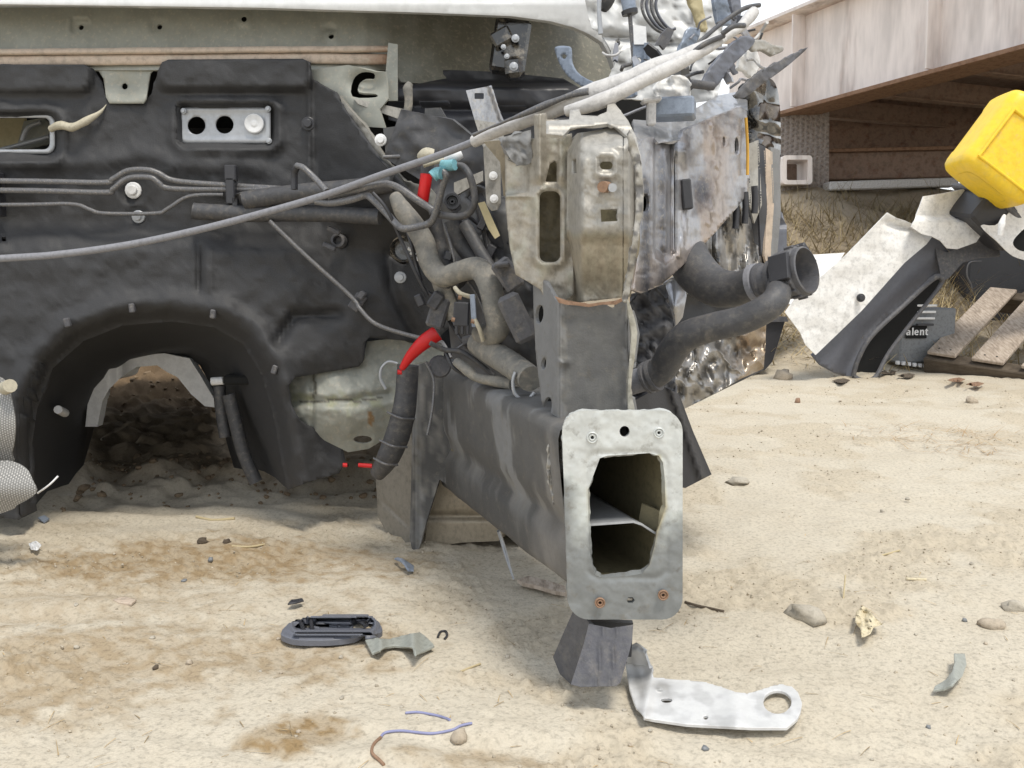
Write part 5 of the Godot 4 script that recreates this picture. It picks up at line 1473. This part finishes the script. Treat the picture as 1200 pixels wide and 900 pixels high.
	var crease := func(u, v, d): return P(u, v, d + 0.0016 * (u - 940) + 0.02 * fbm(u * .01, v * .01, 1.5) + 0.0015 * fbm((u + v) * .01, (v - u) * .01, 6.0))
	var w1 := thing("white_skin_panel", "white crumpled sheet skin hanging down the left of the black trough", "sheet", P(1000, 380, 4.7))
	slab(w1, "skin", M.sheet_white, px([920, 366, 930, 352, 990, 300, 1040, 249, 1052, 256, 1062, 259, 1078, 268, 1092, 278, 1086, 286, 1060, 308, 1010, 364, 956, 416, 944, 404, 938, 390]), func(u, v): return crease.call(u, v, 4.68 + 0.05 * bump(v - 262 - 0.25 * (u - 1040), 5) * sst(1030, 1046, u)), [], 5, 0.004)
	g = Geo.new()
	bolt(g, 1009, 349, 4.76, 5)
	put("skin_stud", g, M.plastic, w1)
	var w2 := thing("white_cover_sheet", "large white sheet draped over the scrap below the black tub", "sheet", P(1110, 265, 4.75))
	slab(w2, "sheet", M.sheet_white, px([1068, 266, 1076, 246, 1082, 230, 1108, 226, 1132, 221, 1128, 238, 1120, 255, 1140, 258, 1158, 264, 1144, 284, 1122, 292, 1110, 291, 1102, 282, 1092, 277, 1080, 274]), func(u, v): return crease.call(u, v, 4.7 - 0.1 * sst(252, 260, v)), [], 5, 0.006)
	var w3 := thing("white_curled_sheet", "white curled bumper piece with a dark hollow at the right edge of the photo", "sheet", P(1185, 275, 4.6))
	slab(w3, "sheet", M.sheet_white, soft([1150, 264, 1166, 264, 1180, 252, 1206, 232, 1290, 220, 1290, 330, 1204, 306, 1184, 298, 1168, 282], 3), func(u, v): return crease.call(u, v, 4.45 - 0.06 * bump(v - 280, 20)), [soft([1187, 284, 1194, 274, 1206, 266, 1240, 262, 1240, 296, 1206, 296, 1192, 292], 3)], 5, 0.006)
	slab(w3, "hollow", M.dark, px([1180, 262, 1290, 250, 1290, 304, 1184, 298]), plane(4.85), [], 20, 0.01)
	pipe(w3, "torn_edge", M.sheet_white, [[1172, 276, 4.6, 3], [1174, 262, 4.6, 4], [1177, 252, 4.62, 1.5]], 3, 8, 3)
	var pl := thing("white_flat_sheet", "flat white sheet lying behind the hose coupling on the bank foot", "sheet", P(930, 320, 5.2))
	slab(pl, "sheet", M.sheet_white, px([902, 299, 924, 299, 960, 298, 990, 296, 980, 312, 950, 340, 930, 356, 902, 356]), func(u, v): return P(u, v, 5.15 + 0.004 * (340 - v) + 0.02 * fbm(u * .01, v * .01, 4.0)), [], 6, 0.006)
	# batteries
	var bt := thing("grey_battery", "grey car battery with a dark name label behind the black trough", "battery", P(1075, 400, 5.2))
	var bb := Basis(Vector3.UP, 0.12)
	g = Geo.new()
	box(g, P(1076, 392, 5.25), Vector3(0.32, 0.3, 0.2), bb, 0.008)
	put("battery_case", g, M.battery_grey, bt)
	for k in 4:
		g = Geo.new()
		box(g, P(1084, 358 + k * 7.5, 5.12), Vector3(0.13 - 0.012 * k, 0.012, 0.02), bb, 0.002)
		put("battery_rib", g, M.plain_white if k < 3 else M.plastic, bt)
	g = Geo.new()
	for k in 7:
		box(g, P(1052 + k * 6.5, 425 + k * 0.8, 5.12), Vector3(0.018, 0.02, 0.02), bb, 0.002)
	put("battery_foot", g, M.plain_white, bt)
	g = Geo.new()
	box(g, P(1074, 389, 5.13), Vector3(0.12, 0.07, 0.004), bb, 0.001)
	put("battery_label", g, M.dark, bt)
	lettering(bt, "valent", P(1072, 389, 5.125), 0.052, bb, M.plain_white)
	g = Geo.new()
	lathe(g, P(1110, 370, 5.2), Vector3.UP, [0, 0.014, 0.03, 0.012, 0.03, 0.0], 12)
	put("battery_post", g, M.plain_white, bt)
	var b2 := thing("black_battery", "black car battery with white lettering and a yellow band, seen between the pallet slats", "battery", P(1180, 400, 5.25))
	g = Geo.new()
	box(g, P(1184, 392, 6.0), Vector3(0.36, 0.3, 0.2), Basis(), 0.008)
	put("battery_case", g, M.plastic, b2)
	g = Geo.new()
	box(g, P(1172, 402, 5.89), Vector3(0.1, 0.022, 0.004), Basis(), 0.001)
	put("yellow_band", g, M.yellow, b2)
	lettering(b2, "varta", P(1182, 389, 5.885), 0.06, Basis(), M.plain_white)
	var b3 := thing("black_bin", "black plastic bin standing behind the pallet with a thin cable hanging down it", "bin", P(1135, 370, 5.6))
	g = Geo.new()
	box(g, P(1160, 345, 6.3), Vector3(0.5, 0.62, 0.3), Basis(Vector3.UP, 0.1), 0.012)
	put("bin_body", g, M.plastic, b3)
	pipe(b3, "thin_cable", M.pipe, [[1150, 306, 6.1], [1136, 308, 6.1], [1133, 322, 6.1], [1138, 334, 6.1], [1140, 346, 6.1]], 0.9, 6, 4)
	# pallet leaning away from us
	var pa := thing("wooden_pallet", "weathered wooden pallet tipped up against the scrap at the right edge", "pallet", P(1150, 435, 4.7))
	var s0 := P(1086, 416, 5.1)
	var s1 := P(1310, 450, 4.45)
	g = Geo.new()
	var along := (s1 - s0).normalized()
	var slope := (P(1190, 306, 5.75) - P(1108, 402, 5.03)).normalized()
	slope = (slope - along * slope.dot(along)).normalized()
	var nrm := along.cross(slope).normalized()
	if nrm.y < 0:
		nrm = -nrm
	box(g, (s0 + s1) / 2 - nrm * 0.035 + Vector3(0, -0.01, 0), Vector3(s0.distance_to(s1), 0.1, 0.09), Basis(along, nrm, along.cross(nrm)), 0.006)
	put("stringer", g, M.wood_dark, pa)
	g = Geo.new()
	box(g, (s0 + s1) / 2 - nrm * 0.035 + slope * 0.8, Vector3(s0.distance_to(s1), 0.1, 0.09), Basis(along, nrm, along.cross(nrm)), 0.006)
	put("stringer", g, M.wood_dark, pa)
	g = Geo.new()
	for k in 5:
		var sg := Geo.new()
		var p := s0 + along * (0.09 + 0.235 * k) + nrm * 0.031
		box(sg, p + slope * 0.4, Vector3(0.15 + 0.01 * sin(k * 2.0), 0.02, 0.86), Basis(along, nrm, along.cross(nrm)), 0.004)
		put("slat", sg, M.wood, pa)
		for j in 2:
			var ng := Geo.new()
			lathe(ng, p + along * (-0.03 + 0.06 * j) + slope * 0.02 + nrm * 0.0095, nrm, [0, 0.006, 0.002, 0.005, 0.002, 0.0], 8)
			put("nail", ng, M.dark, pa)
	# low black tray on the ground beside the wing
	var tr := thing("black_tray", "low black plastic tray on the sand beside the torn foil", "tray", P(890, 438, 4.9))
	slab(tr, "tray_side", M.plastic, px([850, 372, 920, 376, 912, 402, 905, 424, 896, 434, 868, 440, 830, 440]), func(u, v): return P(u, v, 4.85 + 0.002 * (u - 850)), [], 8, 0.25)
	slab(tr, "tray_rim", M.plastic_dusty, px([850, 366, 922, 371, 924, 377, 850, 378]), func(u, v): return P(u, v, 4.82 + 0.002 * (u - 850)), [], 8, 0.3)

func lettering(parent: Node, text: String, at: Vector3, h: float, b: Basis, m: Material) -> void:
	var f := SystemFont.new()
	f.font_names = PackedStringArray(["Droid Sans"])
	f.font_weight = 700
	var tm := TextMesh.new()
	tm.text = text
	tm.font = f
	tm.font_size = 32
	tm.pixel_size = h / 32.0
	tm.depth = 0.002
	var o := MeshInstance3D.new()
	o.name = numbered("lettering", parent)
	o.mesh = tm
	o.material_override = m
	parent.add_child(o, true)
	o.transform = Transform3D(b, at - parent.position)

# ---------------------------------------------------------------- things lying on the sand
func stone(u: float, v: float, w: float, h: float, label: String, group := "", tint := Color.WHITE, m: Material = null) -> Node3D:
	var p := on_ground(u, v)
	var d := -p.z
	var s := w * d / F
	var o := MeshInstance3D.new()
	o.name = numbered("stone", self)
	o.mesh = STONES[taken.get(str(get_instance_id()) + "stone", 0) % STONES.size()]
	o.material_override = m if m else M.stone
	o.position = p + Vector3(0, s * h * 0.22, 0)
	o.rotation.y = rng.randf() * TAU
	o.scale = Vector3(s, s * h, s * 0.8)
	add_child(o, true)
	tag(o, label, "stone", group)
	return o
var STONES := []

func flat_scrap(called: String, label: String, cat: String, outline: PackedVector2Array, up: Callable, m: Material, holes := [], step := 3.0, thick := 0.003, col = null) -> Node3D:
	var c := Vector2.ZERO
	for p in outline:
		c += p / outline.size()
	var base := on_ground(c.x, c.y)
	var g := Geo.new()
	sheet(g, func(u, v):
		var p := G(u, v, base.y)
		return G(u, v, low_land(p.x, p.z) + 0.004 + up.call(u, v)), outline, holes, step, thick, col, 0.001)
	var o := put(called, g, m)
	tag(o, label, cat)
	return o

func ground_pipe(called: String, label: String, cat: String, a: Array, r: float, m: Material) -> void:
	var g := Geo.new()
	var b := []
	for p in a:
		var q: Vector3 = on_ground(p[0], p[1], (p[2] if p.size() > 2 else 0.0) + r)
		b.append([q, r])
	tube_m(g, b, 8, 6)
	tag(put(called, g, m), label, cat)

func make_litter() -> void:
	for k in 6:
		STONES.append(pebble_mesh(k))
	# bent bracket on the sand
	flat_scrap("bent_bracket", "bent white steel bracket with a ring end lying on the sand", "bracket",
		px([738, 756, 746, 752, 757, 762, 762, 776, 766, 793, 787, 795, 824, 798, 848, 805, 862, 810, 876, 812, 899, 805, 908, 802, 918, 801.5, 928, 804, 935, 810, 940, 823, 938, 834, 934, 842, 922, 852, 880, 852, 805, 848, 756, 841, 745, 828, 738, 808, 733, 780]),
		func(u, v): return 0.008 + 0.05 * (1 - sst(750, 800, v + 0.25 * (770 - minf(u, 770)))) + 0.006 * bump(u - 762 + 0.2 * (v - 800), 7) + 0.006 * bump(Vector2(u - 774, (v - 806) * 1.5).length(), 7) + 0.004 * bump(u - 862, 14), M.white_paint,
		[oval(911, 822, 16.5, 13.5, 24), oval(781, 820, 7, 2.6, 10), oval(827, 840, 3, 2.2, 8)], 2.5, 0.003, func(u, v): return Color(1, 1, 1.01).lerp(Color(0.45, 0.44, 0.43), clampf(0.8 * bump(Vector2(u - 776, (v - 806) * 1.4).length(), 12) + 0.5 * bump(seg(u, v, [742, 770, 752, 815]), 4) + 0.35 * sst(0.0, 0.35, fbm(u * .01, v * .015, 2.0)), 0, 0.7)))
	# black oblong cover
	var lid := thing("oblong_cover", "oblong black plastic cover lying face up on the sand", "cover", on_ground(388, 736))
	var lo := soft([329, 740, 338, 730, 352, 724, 376, 720, 404, 718, 430, 719, 440, 724, 447, 733, 446, 739, 424, 744, 388, 748, 352, 748, 336, 745], 3)
	var gl := Geo.new()
	var hb := on_ground(388, 736).y
	sheet(gl, func(u, v):
		var e := rsd(u, v, 342, 723, 440, 740, 8)
		return G(u, v, hb + 0.012 + 0.006 * bump(e, 3.5) - 0.012 * (1 - sst(-4, -1, e)) + 0.01 * bump(seg(u, v, [372, 730, 410, 728]), 4) + 0.006 * bump(seg(u, v, [350, 733, 362, 728]), 2)), lo, [], 2.0, 0.008, null, 0.003)
	put("cover_shell", gl, M.grey_plastic, lid)
	for q in [[352, 728, 356, 738], [364, 725, 366, 737], [424, 722, 428, 734], [412, 723, 430, 733]]:
		var g := Geo.new()
		var b := []
		for k in 2:
			b.append([G(q[k * 2], q[k * 2 + 1], hb + 0.012), 0.003])
		tube_m(g, b, 6, 1)
		put("cover_rib", g, M.plastic, lid)
	flat_scrap("clear_plastic_bit", "broken grey clear plastic clip in front of the oblong cover", "plastic bit", px([428, 749, 440, 747, 456, 748, 480, 742, 492, 740, 500, 746, 509, 756, 496, 763, 488, 767, 483, 758, 462, 756, 452, 758, 444, 762, 436, 765]), func(u, v): return 0.008 + 0.012 * bump(u - 484, 8) + 0.008 * bump(u - 446, 6), M.scrap, [], 2.5, 0.0025)
	flat_scrap("grey_plastic_sliver", "curved grey plastic sliver near the foot of the dark cross panel", "plastic bit", px([462, 654, 466, 652, 474, 655, 485, 662, 485, 668, 479, 668, 474, 660]), func(u, v): return 0.006 + 0.01 * bump(u - 472, 6), M.strap_blue, [], 2.5, 0.002)
	flat_scrap("black_sliver", "small black plastic sliver behind the oblong cover", "plastic bit", px([337, 707, 342, 702, 354, 700, 356, 703, 346, 706]), func(u, v): return 0.006, M.plastic, [], 2.5, 0.002)
	flat_scrap("curved_scrap", "curved pale grey plastic scrap on the sand at lower right", "plastic bit", px([1118, 765, 1131, 765, 1133, 778, 1128, 792, 1118, 801, 1106, 807, 1094, 808, 1096, 803, 1108, 796, 1116, 786, 1119, 776]), func(u, v): return 0.006 + 0.01 * bump(u - 1118, 10), M.scrap, [], 2.5, 0.002)
	flat_scrap("crumpled_paper", "pale yellow crumpled scrap of paper on the sand", "paper", px([1003, 716, 1012, 709, 1020, 716, 1028, 726, 1034, 730, 1024, 734, 1020, 742, 1010, 746, 1008, 736, 1002, 728]), func(u, v): return 0.014 + 0.01 * fbm(u * .02, v * .02, 3.0), M.leaf, [], 2.0, 0.001)
	flat_scrap("bark_piece", "flat grey splinter of wood beside the frame rail", "wood", px([606, 678, 620, 674, 644, 680, 662, 686, 664, 694, 650, 692, 630, 686, 612, 682]), func(u, v): return 0.008, M.wood, [], 3, 0.006)
	flat_scrap("white_scrap", "small white wrapper scrap under the left of the car", "paper", px([34, 636, 42, 633, 49, 638, 44, 644, 36, 643]), func(u, v): return 0.008 + 0.006 * fbm(u * .02, v * .02, 9.0), M.plain_white, [], 2, 0.001)
	flat_scrap("blue_scrap", "blue grey scrap of plastic in the shade left of the car", "plastic bit", px([44, 606, 52, 603, 58, 607, 52, 612]), func(u, v): return 0.002, M.strap_blue, [], 2, 0.002)
	flat_scrap("white_straw", "white flat straw on the sand at right", "paper", px([1062, 675.5, 1086, 676.5, 1086, 678.5, 1062, 677.5]), func(u, v): return 0.002, M.leaf, [], 3, 0.002)
	flat_scrap("red_crumb", "red crumb of plastic on the dark heap under the tunnel", "plastic bit", px([207, 556, 213, 554, 216, 559, 209, 561]), func(u, v): return 0.02, M.red, [], 2, 0.004)
	flat_scrap("pink_scrap", "faded pink scrap half buried in the sand at left", "plastic bit", px([132, 702, 146, 698, 160, 702, 154, 707, 140, 706]), func(u, v): return 0.002, M.seam, [], 2.5, 0.003)
	ground_pipe("ring_clip", "small black open ring clip on the sand right of the oblong cover", "ring", [[513, 748], [516, 742], [522, 741], [524, 746], [521, 750]], 0.0018, M.plastic)
	ground_pipe("violet_wire", "short violet wire end lying on the sand", "wire", [[475, 837], [488, 836], [502, 838], [516, 841], [527, 845]], 0.0016, M.wire_blue)
	ground_pipe("violet_wire", "longer violet wire lying in front of the white stone", "wire", [[446, 866], [452, 860], [470, 858], [490, 860], [508, 861], [530, 857], [540, 852], [553, 849]], 0.0016, M.wire_blue)
	ground_pipe("brown_wire", "brown rusty wire curling at the left end of the violet wire", "wire", [[446, 866], [438, 874], [436, 884], [444, 892], [450, 898]], 0.0018, M.rust_bolt)
	ground_pipe("pale_blue_cable", "pale blue cable trailing from the torn foil to the sand", "cable", [[853, 432, 0.05], [850, 440, 0.03], [842, 452, 0.01], [830, 462], [816, 471]], 0.006, M.wire_cyan)
	ground_pipe("dark_wire_tail", "thin dark tail of wire beyond the pale blue cable", "wire", [[816, 471], [806, 477], [800, 480]], 0.003, M.rubber)
	ground_pipe("twig", "dark dry twig on the sand right of the flange", "twig", [[803, 707], [816, 711], [830, 714], [848, 718]], 0.0022, M.wood_dark)
	ground_pipe("twig", "pale straw lying slantwise right of the clear plastic clip", "twig", [[540, 788], [552, 783], [563, 779]], 0.0014, M.straw)
	ground_pipe("twig", "long pale stalk lying under the car at left", "twig", [[230, 607], [250, 611], [275, 609]], 0.003, M.straw)
	ground_pipe("twig", "thin pale stalk across the damp stain", "twig", [[272, 641], [292, 642], [310, 639]], 0.002, M.straw)
	ground_pipe("twig", "short upright stalk on the sand right of the bracket", "twig", [[988, 705], [989, 698, 0.01], [990, 690, 0.022]], 0.0012, M.straw)
	ground_pipe("twig", "pale stalk in front of the girder side of the yard", "twig", [[1026, 654], [1040, 650], [1054, 646]], 0.0018, M.straw)
	# stones that stand out
	stone(538, 868, 25, 0.75, "white rough stone beside the violet wire")
	stone(946, 725, 52, 0.42, "largest flat sand coloured stone right of the flange", "", Color.WHITE, M.clod)
	stone(918, 444, 22, 0.7, "white stone beside the black tray")
	stone(935, 472, 9, 0.9, "small rust red stone on the bright sand", "", Color.WHITE, M.rust_bolt)
	stone(1138, 472, 16, 0.6, "pale stone on the bright sand near the pallet")
	stone(1160, 735, 34, 0.45, "pale elongated stone at the right above the curved scrap")
	stone(1130, 728, 7, 0.8, "small grey stone left of the elongated pale one", "", Color.WHITE, M.battery_grey)
	stone(1188, 714, 26, 0.6, "brownish stone at the right edge", "", Color.WHITE, M.clod)
	stone(1088, 853, 7, 0.8, "lone grey pebble below the curved scrap", "", Color.WHITE, M.battery_grey)
	stone(826, 878, 12, 0.5, "grey stone at the bottom below the bracket", "", Color.WHITE, M.battery_grey)
	stone(222, 778, 12, 0.6, "pale pebble left of the oblong cover")
	stone(182, 784, 10, 0.6, "dark pebble on the pale brown stain", "", Color.WHITE, M.wood_dark)
	stone(247, 657, 7, 0.8, "grey pebble in the middle of the damp stain", "", Color.WHITE, M.battery_grey)
	stone(237, 636, 14, 0.6, "dark brown clod at the top of the damp stain", "", Color.WHITE, M.wood_dark)
	stone(266, 636, 10, 0.6, "smaller dark clod right of the dark brown one", "", Color.WHITE, M.wood_dark)
	stone(216, 681, 9, 0.4, "flat grey pebble below the damp stain", "", Color.WHITE, M.battery_grey)
	stone(866, 566, 36, 0.25, "flat grey brown stone behind the mud flap", "", Color.WHITE, M.clod)
	for k in 60:
		var v := 455.0 + 440.0 * pow(rng.randf(), 0.8)
		var u := rng.randf_range(5, 1195)
		if v < 680 and u < 860:
			continue
		stone(u, v, rng.randf_range(4, 8), rng.randf_range(0.4, 0.7), "small pale pebble scattered on the open sand", "pebbles scattered over the sand", Color.WHITE, [M.stone, M.clod, M.clod][k % 3])
	for q in [[1040, 436, "dark_leaf", "dark dry leaf on the sand below the trough mouth"], [1062, 440, "dark_leaf", "curled brown leaf between the trough and the pallet"], [1120, 445, "dark_leaf", "brown leaf in front of the pallet stringer"], [1142, 450, "dark_leaf", "pale brown leaf lying furthest right before the pallet"], [985, 446, "dark_leaf", "dark scrap under the left corner of the trough"]]:
		var u: float = q[0]
		var v: float = q[1]
		flat_scrap(q[2], q[3], "leaf", px([u - 10, v, u - 4, v - 2, u + 4, v - 3, u + 11, v - 1, u + 5, v + 2, u - 3, v + 2]), func(a, b): return 0.015 + 0.02 * fbm(a * .02, b * .02, 4.0), M.wood_dark if u < 1100 else M.rust_bolt, [], 2.0, 0.002)
	# fine gravel and crumbs
	var spots := []
	var crumb := []
	for k in 15000:
		var d := 0.8 * pow(7.5, rng.randf())
		var x := rng.randf_range(-0.75, 0.75) * (d + 0.1)
		if d > 1.75 and x < 0.3 and rng.randf() < 0.5:
			continue
		var cl := fbm(x, d, 3.0)
		if rng.randf() > 0.1 + 0.9 * crumble(x, -d):
			continue
		var s := 0.0018 * pow(3.4, rng.randf() * rng.randf()) * (0.6 + 0.35 * d)
		var h := land(x, -d)
		var b := Basis(Vector3.UP, rng.randf() * TAU).scaled(Vector3(s, s * rng.randf_range(0.5, 0.9), s))
		var t := rng.randf_range(0.8, 1.15)
		spots.append([Transform3D(b, Vector3(x, h + s * 0.12, -d)), Color(t, t * 0.96, t * 0.9)])
	scatter("gravel", "fine gravel and crumbs of soil strewn over the sand", STONES[1], M.clod, spots)
	# rubble of the heaps under the car
	var rub := []
	for k in 900:
		var far := k % 2 == 0
		var x := rng.randf_range(-1.4, -0.1) if not far else rng.randf_range(-2.3, -1.0)
		var d := 2.38 + rng.randfn() * 0.14 if not far else 4.2 + rng.randfn() * 0.35
		var s := 0.006 * pow(6.0, rng.randf() * rng.randf()) * (1.0 if not far else 2.0)
		rub.append([Transform3D(Basis(Vector3(rng.randf(), rng.randf(), rng.randf()).normalized(), rng.randf() * TAU).scaled(Vector3(s, s * 0.7, s)), Vector3(x, land(x, -d) + s * 0.1, -d)), Color(0.55, 0.45, 0.36)])
	scatter("rubble", "brown lumps of earth heaped under the car", STONES[3], M.clod, rub)
	# dry grass on the bank
	var bl := []
	for k in 15000:
		var x := rng.randf_range(1.2, 4.6)
		var d := rng.randf_range(5.1, 7.6)
		if fbm(x, d, 1.6) < -0.12 and rng.randf() < 0.8:
			continue
		var lay := rng.randf_range(0.5, 1.45)
		var b := Basis(Vector3.UP, rng.randf() * TAU) * Basis(Vector3.RIGHT, lay)
		var s := rng.randf_range(0.1, 0.34)
		var t := rng.randf_range(0.6, 1.2) * lerpf(1.25, 0.6, sst(5.9, 7.0, d + 0.6 * fbm(x, d, 2.0)))
		bl.append([Transform3D(b.scaled_local(Vector3(rng.randf_range(0.7, 1.3), s, s * 0.6)), Vector3(x, land(x, -d) - 0.01, -d)), Color(t, t * 0.95, t * 0.85)])
	scatter("dry_grass", "tangled dry straw coloured grass on the bank", blade(), M.straw, bl, "grass")
	bl = []
	for q in [[1110, 508, 0.16, 130], [1085, 520, 0.1, 50], [1150, 530, 0.08, 40]]:
		var c := on_ground(q[0], q[1])
		for k in q[3]:
			var x: float = c.x + rng.randfn() * q[2]
			var z: float = c.z + rng.randfn() * q[2] * 0.8
			var b := Basis(Vector3.UP, rng.randf() * TAU) * Basis(Vector3.RIGHT, rng.randf_range(1.1, 1.55))
			bl.append([Transform3D(b.scaled_local(Vector3(0.35, rng.randf_range(0.03, 0.13), 0.05)), Vector3(x, land(x, z) + 0.004, z)), Color(0.8, 0.6, 0.45)])
	scatter("dead_weeds", "patch of dry reddish weeds on the open sand", blade(), M.straw, bl, "weeds")
	# straw bits strewn over the sand
	bl = []
	for k in 260:
		var d := 0.9 * pow(5.0, rng.randf())
		var x := rng.randf_range(-0.6, 0.6) * d
		var b := Basis(Vector3.UP, rng.randf() * TAU) * Basis(Vector3.RIGHT, 1.5)
		var t := rng.randf_range(0.5, 1.2)
		bl.append([Transform3D(b.scaled_local(Vector3(0.2, rng.randf_range(0.012, 0.05), 0.02)), Vector3(x, land(x, -d) + 0.002, -d)), Color(t, t * 0.85, t * 0.7)])
	scatter("straw_bits", "bits of straw and fibre strewn on the sand", blade(), M.straw, bl, "straw")

func blade() -> ArrayMesh:
	var g := Geo.new()
	var v := PackedVector3Array()
	var t := PackedInt32Array()
	for k in 5:
		var s := k / 4.0
		var w := 0.003 * (1.0 - s * 0.85)
		for q in [Vector3(-w, s, 0.35 * s * s), Vector3(w, s, 0.35 * s * s), Vector3(0, s, 0.35 * s * s + w)]:
			v.append(q)
	for k in 4:
		for j in 3:
			var p := k * 3 + j
			var q := k * 3 + (j + 1) % 3
			t.append_array(PackedInt32Array([p, q, p + 3, q, q + 3, p + 3]))
	g.patch(v, t)
	return g.mesh()

func _ready() -> void:
	rng.seed = 77
	nz.seed = 5
	nz.frequency = 0.01
	nz.noise_type = FastNoiseLite.TYPE_SIMPLEX_SMOOTH
	nz.fractal_octaves = 3
	nz2.seed = 9
	nz2.noise_type = FastNoiseLite.TYPE_CELLULAR
	nz2.cellular_return_type = FastNoiseLite.RETURN_DISTANCE
	nz2.frequency = 0.05
	nz2.fractal_type = FastNoiseLite.FRACTAL_NONE
	# camera
	var cam := Camera3D.new()
	cam.name = "camera"
	cam.fov = rad_to_deg(2.0 * atan(450.0 / F))
	cam.near = 0.05
	cam.far = 2000.0
	cam.position = Vector3(0, EYE, 0)
	cam.rotation_degrees = Vector3(-PITCH, 0, 0)
	add_child(cam)
	cam.current = true
	# sky, exposure
	var sky_m := ProceduralSkyMaterial.new()
	sky_m.sky_top_color = Color(0.68, 0.71, 0.755)
	sky_m.sky_horizon_color = Color(0.86, 0.87, 0.87)
	sky_m.sky_curve = 0.25
	sky_m.ground_horizon_color = Color(0.7, 0.66, 0.6)
	sky_m.ground_bottom_color = Color(0.5, 0.45, 0.4)
	sky_m.sky_energy_multiplier = 1.0
	var sky := Sky.new()
	sky.sky_material = sky_m
	var env := Environment.new()
	env.background_mode = Environment.BG_SKY
	env.sky = sky
	env.tonemap_mode = Environment.TONE_MAPPER_LINEAR
	env.tonemap_exposure = 2.15
	env.sdfgi_enabled = true
	env.ssao_enabled = true
	env.ssil_enabled = true
	var we := WorldEnvironment.new()
	we.environment = env
	we.name = "world"
	add_child(we)
	# sun
	var sun := DirectionalLight3D.new()
	sun.name = "sun"
	sun.light_color = Color(1.0, 0.975, 0.93)
	sun.light_energy = 0.42
	sun.light_angular_distance = 14.0
	sun.shadow_enabled = true
	sun.rotation_degrees = Vector3(-66, 30, 0)
	add_child(sun)
	make_materials()
	for q in [[258, 658, 0.36, 0.17, 0.5, 0.8], [150, 770, 0.36, 0.14, 0.6, 0.62], [50, 800, 0.26, 0.12, 0.6, 0.6], [352, 862, 0.065, 0.05, 0.5, 0.9], [420, 655, 0.2, 0.08, 0.6, 0.55], [120, 700, 0.4, 0.12, 0.7, 0.4], [560, 895, 0.1, 0.03, 0.6, 0.5]]:
		STAINS.append([G(q[0], q[1]), q[2], q[3], q[4], q[5]])
	var t0 := Time.get_ticks_msec()
	make_ground()
	print("ground ", Time.get_ticks_msec() - t0)
	make_girder()
	var car := make_car()
	print("car ", Time.get_ticks_msec() - t0)
	make_front(car)
	print("front ", Time.get_ticks_msec() - t0)
	make_loose()
	make_yard()
	make_litter()
	print("all ", Time.get_ticks_msec() - t0)
